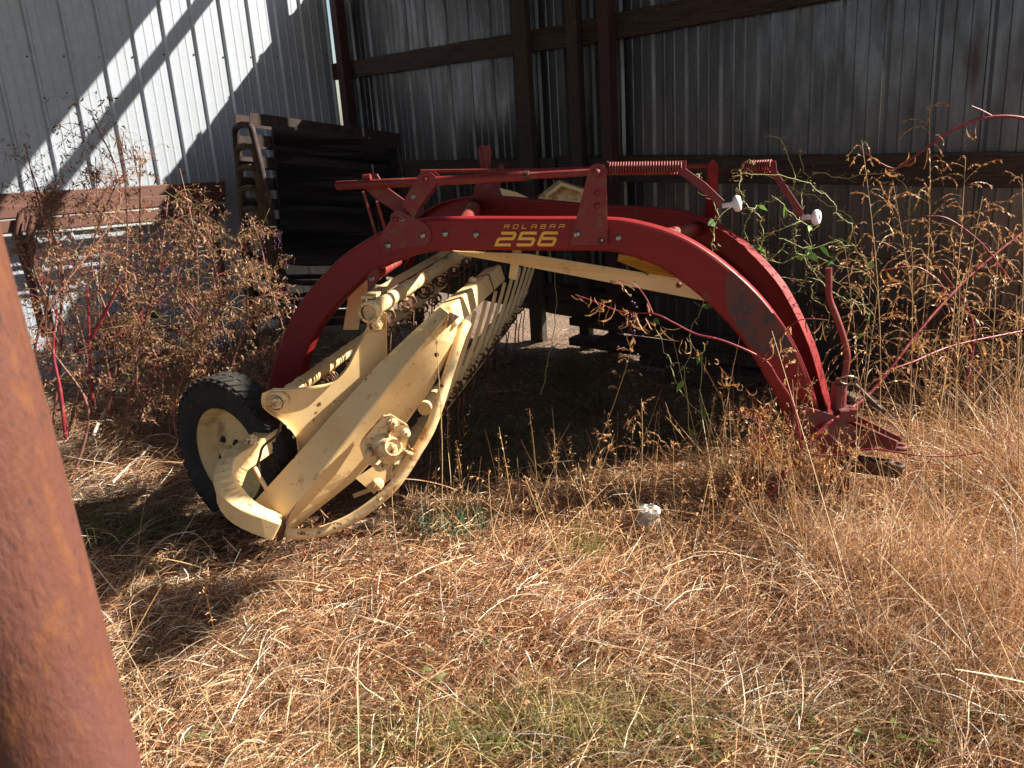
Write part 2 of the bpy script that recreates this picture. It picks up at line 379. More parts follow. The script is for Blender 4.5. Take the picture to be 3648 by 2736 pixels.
# channel: web with rounded shoulder and flanges running back
n = len(o3)
sec = []
for a, b in zip(o3, i3):
    u = (b-a).normalized(); wd = (b-a).length; r = .014
    q = []
    for (s, dpt) in [(.0, .062), (0, .012), (.004, .004), (.012, 0), (wd-.012, 0), (wd-.004, .004), (wd, .012), (wd, .062), (wd-.006, .062), (wd-.006, .016), (.006, .016), (.006, .062)]:
        q.append(a+u*s-ANN*dpt)
    sec.append(q)
m_ = len(sec[0]); vs = [p for q in sec for p in q]; fs = []
for i in range(n-1):
    for k in range(m_): fs.append((i*m_+k, i*m_+(k+1) % m_, (i+1)*m_+(k+1) % m_, (i+1)*m_+k))
fs += [tuple(range(m_-1, -1, -1)), tuple(range((n-1)*m_, n*m_))]
# worn lower right half gets its own part
cut = int(n*0.0)
mb.add(vs, fs)
arch = P('arch_beam', mb, 'red')
# far arch beam
fo = [(1400, 900), (1440, 830), (1492, 777), (1550, 735), (1620, 708), (1700, 697), (1800, 701), (1950, 714), (2100, 728), (2300, 738), (2438, 753), (2589, 820), (2685, 898), (2770, 990), (2815, 1060), (2864, 1158), (2907, 1268), (2943, 1408), (2960, 1500), (2968, 1560)]
def YF(px): return 4.55+(px-1500)/1460*(3.20-4.55)
fp = interp([at(x, y, YF(x)) for x, y in fo], 3)
FD = (at(2900, 1200, YF(2900))-at(1500, 800, YF(1500))); FD.z = 0; FD.normalize(); FN = V((FD.y, -FD.x, 0))
if FN.y > 0: FN = -FN
sec = []; n = len(fp)
for i, a in enumerate(fp):
    d = (fp[min(i+1, n-1)]-fp[max(i-1, 0)]).normalized(); u = d.cross(FN).normalized()
    if u.z > 0 and i < n*0.6: u = -u
    if i >= n*0.6 and u.x > 0: u = -u
    wd = .125; q = []
    for (s, dpt) in [(.0, .0), (0, .06), (.006, .06), (.006, .006), (wd-.006, .006), (wd-.006, .06), (wd, .06), (wd, 0)]:
        q.append(a+u*s+FN*(dpt-.03))
    sec.append(q)
m_ = 8; vs = [p for q in sec for p in q]; fs = []
for i in range(n-1):
    for k in range(m_): fs.append((i*m_+k, i*m_+(k+1) % m_, (i+1)*m_+(k+1) % m_, (i+1)*m_+k))
fs += [tuple(range(m_-1, -1, -1)), tuple(range((n-1)*m_, n*m_))]
P('arch_beam', MB().add(vs, fs), 'red')
# cross tubes between the beams
for a, b, r in ((an(1640, 830, .05), at(1692, 735, 4.42), .036), (an(2330, 850, .05), at(2490, 815, 3.66), .03)):
    P('cross_tube', MB().tube([a, b], r, 20), 'redlink')

# decals ------------------------------------------------------------
def stroke2(mb, pts, wid, org, ux, uz, off):
    """mitred ribbon along a polyline given in local 2D, laid on a face"""
    m = len(pts); L_ = []; R_ = []
    for i in range(m):
        p = np.array(pts[i], float)
        d1 = (np.array(pts[i])-np.array(pts[i-1])) if i > 0 else None
        d2 = (np.array(pts[i+1])-np.array(pts[i])) if i < m-1 else None
        if d1 is None: d1 = d2
        if d2 is None: d2 = d1
        n1 = np.array([-d1[1], d1[0]])/np.hypot(*d1); n2 = np.array([-d2[1], d2[0]])/np.hypot(*d2)
        nn = n1+n2; nn /= max(np.dot(nn, n1), .4)
        L_.append(p+nn*wid/2); R_.append(p-nn*wid/2)
    f3 = lambda p: org+ux*p[0]+uz*p[1]+off
    vs = [f3(p) for p in L_]+[f3(p) for p in R_]
    mb.add(vs, [(i, i+1, m+i+1, m+i) for i in range(m-1)])
GL = {'2': [(.02, 1), (.92, 1), (1, .92), (1, .60), (.92, .52), (.08, .52), (0, .44), (0, 0), (1, 0)],
      '5': [(1, 1), (.06, 1), (0, .95), (0, .52), (.92, .52), (1, .44), (1, .08), (.92, 0), (-.02, 0)],
      '6': [(.98, 1), (.08, 1), (0, .92), (0, .08), (.08, 0), (.92, 0), (1, .08), (1, .46), (.92, .54), (.06, .54)]}
GS = {'R': [[(0, 0), (0, 1), (.9, 1), (1, .9), (1, .6), (.9, .5), (.02, .5)], [(.6, .5), (1, 0)]],
      'O': [[(0.5, 1), (.1, 1), (0, .9), (0, .1), (.1, 0), (.9, 0), (1, .1), (1, .9), (.9, 1), (.5, 1)]],
      'L': [[(0, 1), (0, 0), (1, 0)]],
      'A': [[(0, 0), (0, .85), (.15, 1), (.85, 1), (1, .85), (1, 0)], [(0.05, .42), (.95, .42)]],
      'B': [[(0, 0), (0, 1), (.85, 1), (.95, .9), (.95, .6), (.85, .5), (.03, .5)], [(.8, .5), (1, .4), (1, .1), (.9, 0), (.03, 0)]]}
p0 = an(1790, 873); p1 = an(1985, 873); ptop = an(1790, 828)
ux = (p1-p0).normalized(); uz = V((0, 0, 1)); H_ = abs((ptop-p0).z)*0.93
off = ANN*.0015
pw = abs((p1-p0).length)
def glyphs(name, text, org, h, wd, gap, lw, shear, table, mult=False):
    mb = MB(); x = 0
    for ch in text:
        for st in (table[ch] if mult else [table[ch]]):
            stroke2(mb, [(x+a*wd+b*h*shear, b*h) for a, b in st], lw, org, ux, uz, off)
        x += wd+gap
    return P(name, mb, 'gold')
d256 = glyphs('number_decal', '256', an(1768, 872), H_, pw*.27, pw*.115, .0115, .5, GL)
glyphs('lettering_decal', 'ROLABAR', an(1795, 814), .0145, .0185, .0185, .0026, .45, GS, True)

# bolt helper --------------------------------------------------------
def hexbolt(c, nrm, r, par=None, m='steel', dome=False, h=.6, nm='bolt'):
    mb = MB(); c = V(c)
    if dome: mb.lathe(c, nrm, [(r, 0), (r*.96, r*.25), (r*.75, r*.55), (r*.4, r*.75), (.0001, r*.82)], 16)
    else:
        mb.lathe(c, nrm, [(r*1.35, -.001), (r*1.35, .003), (.0001, .003)], 16)
        mb.lathe(c, nrm, [(r, .003), (r, r*h+.003), (r*.85, r*h+.005), (.0001, r*h+.005)], 6, smooth=False)
        mb.lathe(c, nrm, [(r*.5, r*h), (r*.5, r*1.3*h+.008), (.0001, r*1.3*h+.008)], 10)
    return P(nm, mb, m, par)
for (x, y) in ((1385, 874), (1508, 838), (1586, 833), (1696, 836), (2057, 832), (2203, 848)):
    hexbolt(an(x, y)+ANN*(.009 if (x < 1520 or x == 2057) else .001), ANN, .0135, dome=True)

# front pivot bracket (plate) on the arch at left
def c7(x, y): return (1150+x/4.484, 550+y/4.484)
def plate(name, pts, Yoff, th, m, bevel=.0015, base=an):
    poly = [base(*p)+ANN*Yoff for p in pts]
    return P(name, MB().prism(poly, -ANN*th), m, bevel=bevel)
plate('pivot_bracket', [c7(*p) for p in ((1090, 1060), (1105, 960), (1170, 905), (1250, 900), (1330, 945), (1640, 1110), (1715, 1180), (1725, 1290), (1700, 1400), (1600, 1445), (1300, 1475), (1130, 1530), (1010, 1590), (960, 1500), (915, 1400), (925, 1340), (1010, 1180))], .008, .007, 'redlink')
hexbolt(an(*c7(1170, 1035))+ANN*.01, ANN, .012, m='redlink', dome=True, nm='pivot_pin')
# pin collar and retaining clip
P('retaining_clip', MB().tube([an(*c7(x, y))+ANN*.018 for x, y in ((1260, 980), (1290, 1000), (1330, 1025), (1325, 1055), (1290, 1050), (1240, 1035))], .0022, 6), 'steel')
# big flat link arm
plate('link_arm', [c7(*p) for p in ((590, 560), (660, 420), (740, 330), (780, 330), (860, 470), (930, 540), (1300, 810), (1340, 880), (1250, 960), (1110, 950), (880, 800), (700, 660))], -.05, .010, 'redlink')
P('link_boss', MB().tube([an(*c7(650, 370), ), an(*c7(765, 355))], .012, 14), 'redlink')
# two plate clevis link
for off_ in (.018, -.03):
    plate('clevis_link', [c7(*p) for p in ((1620, 265), (1740, 285), (1815, 340), (1820, 480), (1560, 830), (1470, 1000), (1300, 800), (1340, 700), (1545, 350))], off_, .006, 'redlink')
hexbolt(an(*c7(1665, 400))+ANN*.019, ANN, .013, m='redlink', nm='pivot_pin', dome=True)
hexbolt(an(*c7(1465, 668))+ANN*.019, ANN, .008, m='steel')
hexbolt(an(*c7(1380, 870))+ANN*.012, ANN, .010, m='redlink', nm='pivot_pin', dome=True)
# straps going down behind the arch
for a, b in (((650, 600), (850, 1290)), ((870, 760), (1010, 1260))):
    P('strap', MB().bar(an(*c7(*a), .06), an(*c7(*b), .10), .008, .035, up=(1, .3, 0)), 'redlink')
# upper rod: thick tube then thinner rod
P('push_rod', MB().tube([an(1197, 661), an(1201, 661), an(1540, 646), an(1874, 627)], [.012, .0185, .0185, .0185], 18), 'redlink')
P('push_rod', MB().tube([an(1872, 627), an(2140, 612)], .0135, 16), 'redlink')
P('rod_collar', MB().tube([an(1868, 627), an(1885, 626)], .0195, 18), 'darksteel')
# far rod and bracket
P('push_rod', MB().tube([at(1500, 612, 4.3), at(1900, 608, 4.1), at(2540, 592, 3.7)], .011, 12), 'redlink')
P('rear_lever', MB().prism([at(1703, 530, 4.35), at(1715, 519, 4.35), at(1745, 521, 4.35), at(1750, 545, 4.35), at(1742, 605, 4.35), at(1715, 605, 4.35)], (0, -.012, 0)), 'redlink', bevel=.002)
P('lever_edge', MB().bar(at(1719, 523, 4.33), at(1737, 604, 4.33), .03, .006, up=(0, 1, 0)), 'redlink')
P('rear_lug', MB().tube(interp([at(1775, 615, 4.3), at(1779, 595, 4.3), at(1787, 591, 4.3), at(1794, 612, 4.3)], 4), .006, 8), 'redlink')
P('rear_mount', MB().prism([at(1690, 660, 4.4), at(1780, 650, 4.4), at(1775, 695, 4.4), at(1688, 700, 4.4)], (0, .02, 0)), 'redlink')
# tapered upright bracket carrying the rod
def c5(x, y): return (1200+x/2.011, 500+y/2.011)
plate('spring_bracket', [c5(*p) for p in ((1690, 742), (1688, 700), (1812, 215), (1830, 180), (1870, 166), (1912, 176), (1934, 205), (1940, 742))], .020, .009, 'redlink', bevel=.0015)
hexbolt(an(*c5(1868, 228))+ANN*.021, ANN, .017, m='redlink', nm='pivot_pin', dome=True)
for q in ((1870, 375), (1870, 465)): hexbolt(an(*c5(*q))+ANN*.021, ANN, .012, m='redlink', dome=True)
hexbolt(an(*c5(1726, 668))+ANN*.021, ANN, .0145, dome=True)
hexbolt(an(*c5(1900, 715))+ANN*.021, ANN, .009, m='darksteel')
P('bracket_spacer', MB().box((an(*c5(1870, 600))+an(*c5(1880, 700)))/2+ANN*.005, (ANP, ANN, (0, 0, 1)), (.03, .005, .03)), 'redlink')
# springs
def spring(a, b, R_, r, turns, m):
    a = V(a); b = V(b); d = b-a; u, q = frame(d); pts = []
    k = turns*12
    for i in range(k+1):
        t = i/k; an_ = 2*math.pi*turns*t; pts.append(a+d*t+(u*math.cos(an_)+q*math.sin(an_))*R_)
    return P('coil_spring', MB().tube(pts, r, 6), m)
spring(an(2166, 601), an(2428, 598), .0225, .0036, 27, 'redlink')
P('spring_hook', MB().tube(interp([an(2165, 600), an(2160, 580), an(2166, 580), an(2170, 625)], 4), .003, 6), 'darksteel')
far_s = [at(2575, 601, 3.62), at(2750, 592, 3.50)]
spring(at(2640, 598, 3.57), at(2748, 592, 3.50), .0235, .004, 12, 'redlink')
spring(at(2572, 602, 3.62), at(2640, 598, 3.57), .0225, .0036, 7, 'darksteel')
P('spring_rod', MB().tube([an(2140, 612), an(2428, 598)], .006, 8), 'darksteel')
P('spring_rod', MB().tube([at(2575, 601, 3.62), at(2750, 592, 3.5)], .006, 8), 'darksteel')
# near crank: end plate, flat arm, knob
def crank(pts, kn, kd, wd=.03):
    pr = P('crank_arm', MB(), 'redlink') if False else None
    mb = MB()
    mb.tube(interp(pts, 4), .001, 4)
    mb = MB()
    mb2 = pts
    L_ = []; R_ = []
    for i, p in enumerate(mb2):
        d = (mb2[min(i+1, len(mb2)-1)]-mb2[max(i-1, 0)]).normalized(); s = d.cross(ANN).normalized()
        L_.append(p+s*wd/2); R_.append(p-s*wd/2)
    mb.strip(L_, R_, -ANN*.008)
    c = P('crank_arm', mb, 'redlink', bevel=.0015)
    k = MB().lathe(kn, kd, [(.0001, -.005), (.0095, -.005), (.0095, .028), (.014, .034), (.025, .038), (.030, .046), (.030, .054), (.024, .062), (.014, .064), (.010, .060), (.0001, .059)], 24)
    ko = P('knob', k, 'knob', c)
    P('knob_bolt', MB().lathe(V(kn)+V(kd).normalized()*.060, kd, [(.0085, 0), (.0085, .003), (.0001, .003)], 8), 'darksteel', c)
crank([an(2431, 573)+ANN*.01, an(2433, 610)+ANN*.015, an(2505, 660)+ANN*.03, an(2572, 722)+ANN*.04], an(2578, 729)+ANN*.035, V((.96, -.25, .12)))
crank([at(2752, 575, 3.5), at(2757, 615, 3.48), at(2800, 680, 3.44), at(2846, 750, 3.40), at(2852, 772, 3.40)], at(2862, 774, 3.39), V((.80, -.60, .0)), wd=.026)
P('rear_upright', MB().prism([at(2512, 790, 3.75), at(2522, 590, 3.68), at(2540, 570, 3.68), at(2558, 588, 3.68), at(2552, 790, 3.72)], (0, .01, 0)), 'red', bevel=.002)

# --- basket ---------------------------------------------------------
AX = V(ray(2380, 440)).normalized()
Q0 = at(1382, 1576, 3.19); SN = V((-.30, .954, 0)).normalized()
def sp(px, py, back=0.0):          # point on the near spider plane
    return onp(px, py, Q0+SN*back, SN)
LB = 2.5
barA = sp(1318, 1110); barB = sp(990, 1428); barC = sp(1343, 1712); barD = sp(1500, 1470, -.05)
bars = []
for i, (s, back) in enumerate(((barA, 0), (barB, 0), (barC, 0.05), (barD, 0.05))):
    a = s+AX*back
    bars.append((a, a+AX*LB))
    P('tooth_bar', MB().tube([a, a+AX*LB], .028, 20), 'cream')
# bar end caps (rusty rings) and bolts
for s, bolt in ((barA, (1339, 1152)), (barB, (985, 1430))):
    P('bar_bearing', MB().lathe(s-AX*.02, AX, [(.030, 0), (.040, 0), (.042, .01), (.040, .045), (.030, .05)], 20), 'creamrust')
VIEWN = (-AX)
# teeth clamps and tines
tmb = MB()
def tine_mesh():
    mb = MB(); pts = []
    r = .027
    for i in range(0, 31):
        a = math.pi*2*i/12; pts.append(V((r*math.cos(a), .0045*i/2.4-.03, r*math.sin(a)-.062)))
    pts.append(V((.028, .03, -.10))); pts.append(V((.010, .034, -.20))); pts.append(V((.004, .036, -.31)))
    mb.tube(pts, .0036, 5)
    return mb
t0 = None; c0 = None
CLAMP = MB().lathe((0, 0, 0), AX, [(.0285, -.008), (.0315, -.006), (.0315, .006), (.0285, .008)], 14)
CLAMP.add([V(p) for p in ((-.014, -.006, -.024), (.014, -.006, -.024), (.005, -.004, -.066), (-.005, -.004, -.066), (-.014, .006, -.024), (.014, .006, -.024), (.005, .004, -.066), (-.005, .004, -.066))], [(0, 1, 2, 3), (7, 6, 5, 4), (0, 4, 5, 1), (1, 5, 6, 2), (2, 6, 7, 3), (3, 7, 4, 0)])
CLAMP.lathe(V((0, 0, -.038)), (1, 0, 0), [(.0001, -.018), (.008, -.018), (.008, .018), (.0001, .018)], 6, smooth=False)
for bi, (a, b) in enumerate(bars):
    for k in range(16):
        pos = a+AX*(.17+.30*(k//2)+(.045 if k % 2 else -.045))
        cpos = a+AX*(.17+.30*(k//2))
        if t0 is None:
            t0 = tine_mesh().build('tine', M['rustwire'], None); t0.parent = RK; t0.location = pos-RK.location
            c0 = CLAMP.build('tine_clamp', M['creamrust'], None); c0.parent = RK; c0.location = pos-RK.location
            base_t = t0; base_c = c0
        else:
            t = base_t.copy(); COL.objects.link(t); t.parent = RK; t.location = pos-RK.location; t.rotation_euler = (random.uniform(-.06, .06), random.uniform(-.08, .08), random.uniform(-.2, .2))
            c = base_c.copy(); COL.objects.link(c); c.parent = RK; c.location = pos-RK.location

# near spider plate with flange
def c4(x, y): return (600+x*.663, 900+y*.663)
def pl(pts, back, th, name, m, bevel=0): 
    poly = [sp(*c4(*p), back) for p in pts]; return P(name, MB().prism(poly, SN*th), m, bevel=bevel)
edge_ul = [(1050, 330), (1075, 400), (1010, 520), (965, 610), (905, 680), (840, 712), (740, 728), (640, 735), (560, 735)]
edge_b = [(505, 760), (500, 810), (535, 850), (600, 895), (650, 940), (690, 1000), (700, 1090), (700, 1180)]
spd = pl([(1165, 330), (1110, 300)]+edge_ul+edge_b+[(900, 1250), (1100, 1000), (1172, 760)], 0.0, .006, 'spider_plate', 'cream', bevel=.001)
for nm, ed in (('flange', edge_ul), ('flange', edge_b), ('flange', [(1165, 325), (1168, 450), (1170, 620), (1172, 760)])):
    e3 = interp([sp(*c4(*p), 0) for p in ed], 4)
    mbf = MB(); mbf.strip([p-SN*.022 for p in e3], [p+SN*.006 for p in e3], V((.0, 0, .004)) if nm else 0)
    P(nm, mbf, 'cream', spd)
for q in ((1115, 382), (580, 800)):
    hexbolt(sp(*c4(*q))-SN*.006, -SN, .022, par=spd, m='creamrust', h=.9)
# plate step near arm A
pl([(1030, 480), (1075, 380), (1140, 380), (1140, 480)], -.003, .003, 'reinforcing_pad', 'cream')
# lower arm of the spider with bolt C
lo = pl([(1010, 1215), (1090, 1160), (1170, 1110), (1168, 1230), (1105, 1295)], -.005, .005, 'spider_arm', 'cream', bevel=.001)
hexbolt(sp(*c4(1120, 1240))-SN*.01, -SN, .020, par=lo, m='creamrust', h=.9)

# shield: folded tapered beam cover
def YS(px, py):                       # depth of the shield ridge
    t = (py-1890)/(1110-1890); return 2.90+t*(3.07-2.90)
ridge = [(998, 1868), (1150, 1680), (1300, 1485), (1440, 1310), (1530, 1200), (1600, 1118)]
left = [(878, 1818), (1030, 1650), (1190, 1470), (1340, 1305), (1460, 1190), (1568, 1092)]
right = [(1000, 1922), (1270, 1705), (1450, 1503), (1537, 1385), (1619, 1225), (1634, 1129)]
r3 = [at(x, y, YS(x, y)) for x, y in ridge]; l3 = [at(x, y, YS(x, y)+.055) for x, y in left]; q3 = [at(x, y, YS(x, y)+.12) for x, y in right]
def lin(pts, n):
    out = []
    for i in range(len(pts)-1):
        for k in range(n): out.append(pts[i].lerp(pts[i+1], k/n))
    return out+[pts[-1]]
r3, l3, q3 = lin(r3, 4), lin(l3, 4), lin(q3, 4)
rows = []
for l_, r_, q_ in zip(l3, r3, q3):
    row = [l_+V((.004, .05, -.01)), l_]
    for t in (.3, .6, .85, .95): row.append(l_.lerp(r_, t))
    m1 = l_.lerp(r_, .97); m2 = r_.lerp(q_, .05); row.append(m1.lerp(m2, .5).lerp(r_, .3))
    for t in (.05, .15, .4, .7, 1.0): row.append(r_.lerp(q_, t))
    row.append(q_+V((-.012, .05, -.0))); rows.append(row)
m_ = len(rows[0]); vs = [p for q in rows for p in q]; fs = []
for i in range(len(rows)-1):
    for k in range(m_-1): fs.append((i*m_+k, i*m_+k+1, (i+1)*m_+k+1, (i+1)*m_+k))
fs.append(tuple(range(m_))); fs.append(tuple(range(len(vs)-1, len(vs)-m_-1, -1)))
sh = P('end_shield', MB().add(vs, fs, False), 'cream')
# dark disc on the shield, its colour standing for a hole's shaded inside
hexb = at(1553, 1266, YS(1553, 1266)+.02)
P('hole_shade_disc', MB().lathe(at(1555, 1264, YS(1555, 1264)+.05), (ray(1555, 1264)*-1), [(.0085, .006), (.0085, .004), (.0001, .004)], 14), 'darksteel', sh)
# rusty flaps at the fold's top and at the tip
P('rust_seam', MB().prism([at(998, 1862, 2.885), at(1020, 1845, 2.88), at(1068, 1775, 2.90), at(1030, 1838, 2.89), at(1018, 1880, 2.885), at(1006, 1925, 2.885), at(985, 1930, 2.885)], (0, .01, 0)), 'darksteel', sh)
P('rust_seam', MB().prism([at(1600, 1112, 3.055), at(1636, 1128, 3.12), at(1618, 1145, 3.10), at(1592, 1170, 3.06), at(1598, 1135, 3.055)], (0, .006, 0)), 'darksteel', sh)
# main square tube
A_ = at(1597, 1124, 3.20)-AX*.06; B_ = A_+AX*1.0
u_ = V((0, 0, 1)); u_ = (u_-AX*u_.dot(AX)).normalized(); s_ = AX.cross(u_)
ru = (u_*math.cos(.25)+s_*math.sin(-.25)).normalized()
P('main_tube', MB().box((A_+B_)/2, (AX, ru, AX.cross(ru)), ((B_-A_).length/2, .040, .040)), 'cream', bevel=.008)
pt = A_+AX*.56; 
hexbolt(pt+ru*.040, ru, .02, m='creamrust')
P('tube_strap', MB().box(pt+AX*.15, (AX, ru, AX.cross(ru)), (.012, .0425, .0425)), 'darksteel', bevel=.008)
# hub bearing
bpl = [(1035, 1050), (1050, 1010), (1160, 885), (1195, 878), (1285, 935), (1292, 970), (1270, 1040), (1175, 1160), (1140, 1172), (1060, 1120)]
bc = [at(*c4(*p), 2.965) for p in bpl]
BN = V(ray(1382, 1576)*-1).normalized(); BN = (BN+V((.35, 0, .0))).normalized()
bh = P('hub_bearing', MB().prism(bc, -BN*.018+V((0, .02, 0))), 'creamrust', bevel=.004)
hc = at(*c4(1190, 1045), 2.955)
P('bearing_hub', MB().lathe(hc, BN, [(.062, -.01), (.050, .004), (.037, .016), (.034, .040), (.028, .042), (.026, .034), (.012, .034), (.011, .046), (.0001, .046)], 22), 'creamrust', bh)
for ang in (0, 1, 2):
    a = math.radians([150, 35, 265][ang]); u, q = frame(BN)
    P('rib', MB().box(hc+(u*math.cos(a)+q*math.sin(a))*.045+BN*.008, (u*math.cos(a)+q*math.sin(a), BN, (u*-math.sin(a)+q*math.cos(a))), (.04, .015, .005)), 'creamrust', bh)
for q in ((1080, 1072), (1203, 918), (1272, 972), (1128, 1150)): hexbolt(at(*c4(*q), 2.96)+BN*.004, BN, .0135, par=bh, m='creamrust', h=.9)
# bow around the wheel
def bow(pts, w_, t_, m):
    pts = [V(p) for p in pts]; secs = []
    for i, p in enumerate(pts):
        d = (pts[min(i+1, len(pts)-1)]-pts[max(i-1, 0)]).normalized()
        s = V((0, 0, 1)).cross(d); s.z = 0; s.normalize(); upv = d.cross(s).normalized()
        secs.append([p+s*w_/2+upv*t_/2, p-s*w_/2+upv*t_/2, p-s*w_/2-upv*t_/2, p+s*w_/2-upv*t_/2])
    vs = [q for s in secs for q in s]; fs = []
    for i in range(len(secs)-1):
        for k in range(4): fs.append((i*4+k, i*4+(k+1) % 4, i*4+4+(k+1) % 4, i*4+4+k))
    fs += [(3, 2, 1, 0), tuple(range(len(vs)-4, len(vs)))]
    return P('wheel_bow', MB().add(vs, fs), m, bevel=.006)
bow(interp([at(1170, 1430, 3.38), at(1060, 1497, 3.27), at(960, 1562, 3.13), at(880, 1615, 3.01), at(832, 1660, 2.97), at(812, 1725, 2.93), at(832, 1788, 2.90), at(890, 1838, 2.875), at(990, 1880, 2.885)], 3), .085, .075, 'cream')
hexbolt(at(900, 1582, 2.985)+V((0, 0, .012)), (0, 0, 1), .021, m='creamrust')
P('brake_rod', MB().tube([at(895, 1645, 3.05), at(925, 1700, 3.02), at(960, 1760, 2.98)], .009, 8), 'cream')
P('hose', MB().tube(interp([at(1002, 1505, 3.02), at(985, 1550, 2.94), at(938, 1590, 2.925), at(925, 1630, 2.92), at(915, 1660, 2.93)], 5), .005, 6), 'darksteel')
# guard pipe loop
gp = [at(1020, 1900, 2.93), at(1090, 1902, 2.94), at(1163, 1888, 2.95), at(1240, 1855, 2.96), at(1300, 1818, 2.97), at(1382, 1752, 2.99), at(1440, 1680, 3.01), at(1490, 1600, 3.03), at(1530, 1530, 3.05), at(1560, 1450, 3.07), at(1582, 1380, 3.10), at(1610, 1290, 3.14), at(1640, 1200, 3.18), at(1662, 1150, 3.22)]
gpi = interp(gp, 4)
P('guard_pipe', MB().tube(gpi, .0205, 16), 'creamrust')
# stripper hoops behind
hoop = [at(1240, 1790, 3.20), at(1340, 1745, 3.20), at(1430, 1660, 3.22), at(1500, 1550, 3.24), at(1556, 1420, 3.27), at(1593, 1315, 3.30), at(1622, 1215, 3.33), at(1634, 1165, 3.36)]
hp = interp(hoop, 4)
mbh = MB(); L_ = []; R_ = []
HN = []
for i, p in enumerate(hp):
    d_ = (hp[min(i+1, len(hp)-1)]-hp[max(i-1, 0)]).normalized(); HN.append(d_.cross(AX).normalized())
mbh.strip([p-q*.0085 for p, q in zip(hp, HN)], [p+q*.0085 for p, q in zip(hp, HN)], AX*.008)
h0 = P('stripper_bar', mbh, 'cream')
for k in range(1, 10): child_copy(h0, RK, AX*(.06+.24*k))
h0.location = AX*(.06)
# bottom rail under the hoops, top rail, far end
lo_a = at(1440, 1650, 3.25)
P('lower_rail', MB().tube([at(1500, 1560, 3.3), at(1500, 1560, 3.3)+AX*2.1], .010, 8), 'darksteel')
ta = at(1308, 1060, 3.4)
P('top_rail', MB().bar(ta, ta+AX*1.9, .012, .05, up=(0, 0, 1)), 'cream')
# drop plate from the arch to the basket
P('drop_plate', MB().prism([at(1250, 1000, 3.82), at(1292, 975, 3.82), at(1300, 1010, 3.82), at(1276, 1175, 3.82), at(1222, 1175, 3.82)], (0, .02, 0)), 'cream')
P('drop_plate', MB().prism([at(1294, 1000, 3.80), at(1312, 990, 3.80), at(1300, 1140, 3.80), at(1286, 1140, 3.80)], (0, .012, 0)), 'creamrust')
# red stub tube with flattened lug
P('tie_tube', MB().tube([at(1335, 985, 3.60), at(1360, 968, 3.66), at(1418, 932, 3.9)], [.024, .020, .019], 16), 'redlink')
P('tie_lug', MB().prism([at(1310, 985, 3.58), at(1325, 968, 3.58), at(1345, 962, 3.58), at(1350, 990, 3.58), at(1335, 1012, 3.58), at(1312, 1018, 3.58)], (0, .015, 0)), 'redlink', bevel=.003)
hexbolt(at(1324, 995, 3.578), (0, -1, 0), .009)
# flat brace from the tube to the right leg of the arch
def pr(name, pts, m, t=(0, .012, 0), b=0): return P(name, MB().prism([at(*p) for p in pts], t), m, bevel=b)
pr('brace', [(1610, 893, 3.75), (1640, 896, 3.75), (1880, 905, 3.68), (2535, 1012, 3.46), (2528, 1075, 3.46), (1850, 945, 3.70), (1640, 908, 3.75)], 'cream')
hexbolt(at(2418, 1015, 3.465), (0, -1, 0), .012, m='redlink', dome=True)
pr('brace', [(2205, 905, 3.8), (2300, 925, 3.75), (2490, 985, 3.6), (2500, 1012, 3.6), (2350, 990, 3.7), (2200, 930, 3.8)], 'yellow')
pr('brace_foot', [(2525, 1010, 3.42), (2600, 1060, 3.40), (2640, 1090, 3.40), (2600, 1095, 3.40), (2520, 1065, 3.42)], 'yellow', b=.003)
pr('upright_tab', [(1826, 892, 3.72), (1858, 892, 3.72), (1840, 1000, 3.72), (1812, 990, 3.72)], 'cream')
# far end box
fe = at(2010, 690, 5.2)
pr('far_gearbox', [(1925, 705, 5.2), (1990, 665, 5.2), (2065, 680, 5.2), (2090, 700, 5.2), (2085, 760, 5.2), (1930, 760, 5.2)], 'creamrust', (0, .12, 0), .006)
pr('far_cover', [(1940, 695, 5.12), (2000, 650, 5.12), (2090, 678, 5.12), (2080, 690, 5.12), (2002, 663, 5.12), (1950, 702, 5.12)], 'cream', (0, .2, 0))
ra = at(1345, 1400, 3.2)+AX*(LB+.05)
mbx = MB().lathe(ra, AX, [(.0001, 0), (.30, 0), (.30, .012), (.0001, .012)], 5, smooth=False)

pr('far_panel', [(1780, 670, 4.9), (1840, 685, 4.9), (1950, 735, 4.9), (1800, 730, 4.9)], 'cream')
# --- wheel ----------------------------------------------------------
wc = at(848, 1630, 3.30); wc.z = .325
WN = V((-.60, -.80, 0)).normalized()
WHL = P('wheel', MB().lathe(wc, WN, [(.028, -.10), (.028, .02), (.04, .03), (.04, .05), (.02, .06), (.0001, .06)], 18), 'creamrust')
ty = [(.200, -.042), (.213, -.052), (.250, -.062), (.290, -.061), (.312, -.052), (.320, -.035), (.323, 0), (.320, .035), (.312, .052), (.290, .061), (.250, .062), (.213, .052), (.200, .045)]
tb = MB().lathe(wc, WN, ty, 56)
u, q = frame(WN)
for k in range(44):
    a0 = 2*math.pi*k/44
    for sgn in (-1, 1):
        a = a0+(0 if sgn > 0 else math.pi/44)
        rr_ = u*math.cos(a)+q*math.sin(a); tt = -u*math.sin(a)+q*math.cos(a)
        tb.box(wc+rr_*.3205+WN*sgn*.029, (rr_, WN+tt*.5*sgn, tt), (.0045, .025, .014))
        tb.box(wc+rr_*.303+WN*sgn*.054, (rr_, WN, tt), (.012, .006, .012))
P('tyre', tb, 'rubber', WHL)
rm = MB().lathe(wc, WN, [(.196, -.066), (.202, -.060), (.184, -.052), (.178, -.02), (.165, 0.0), (.158, -.012), (.10, .018), (.055, .026), (.0001, .026)], 48)
rm.lathe(wc, WN, [(.165, -.002), (.176, .010), (.184, .026), (.192, .030), (.197, .040), (.206, .046), (.214, .050), (.215, .044), (.206, .038)], 48)
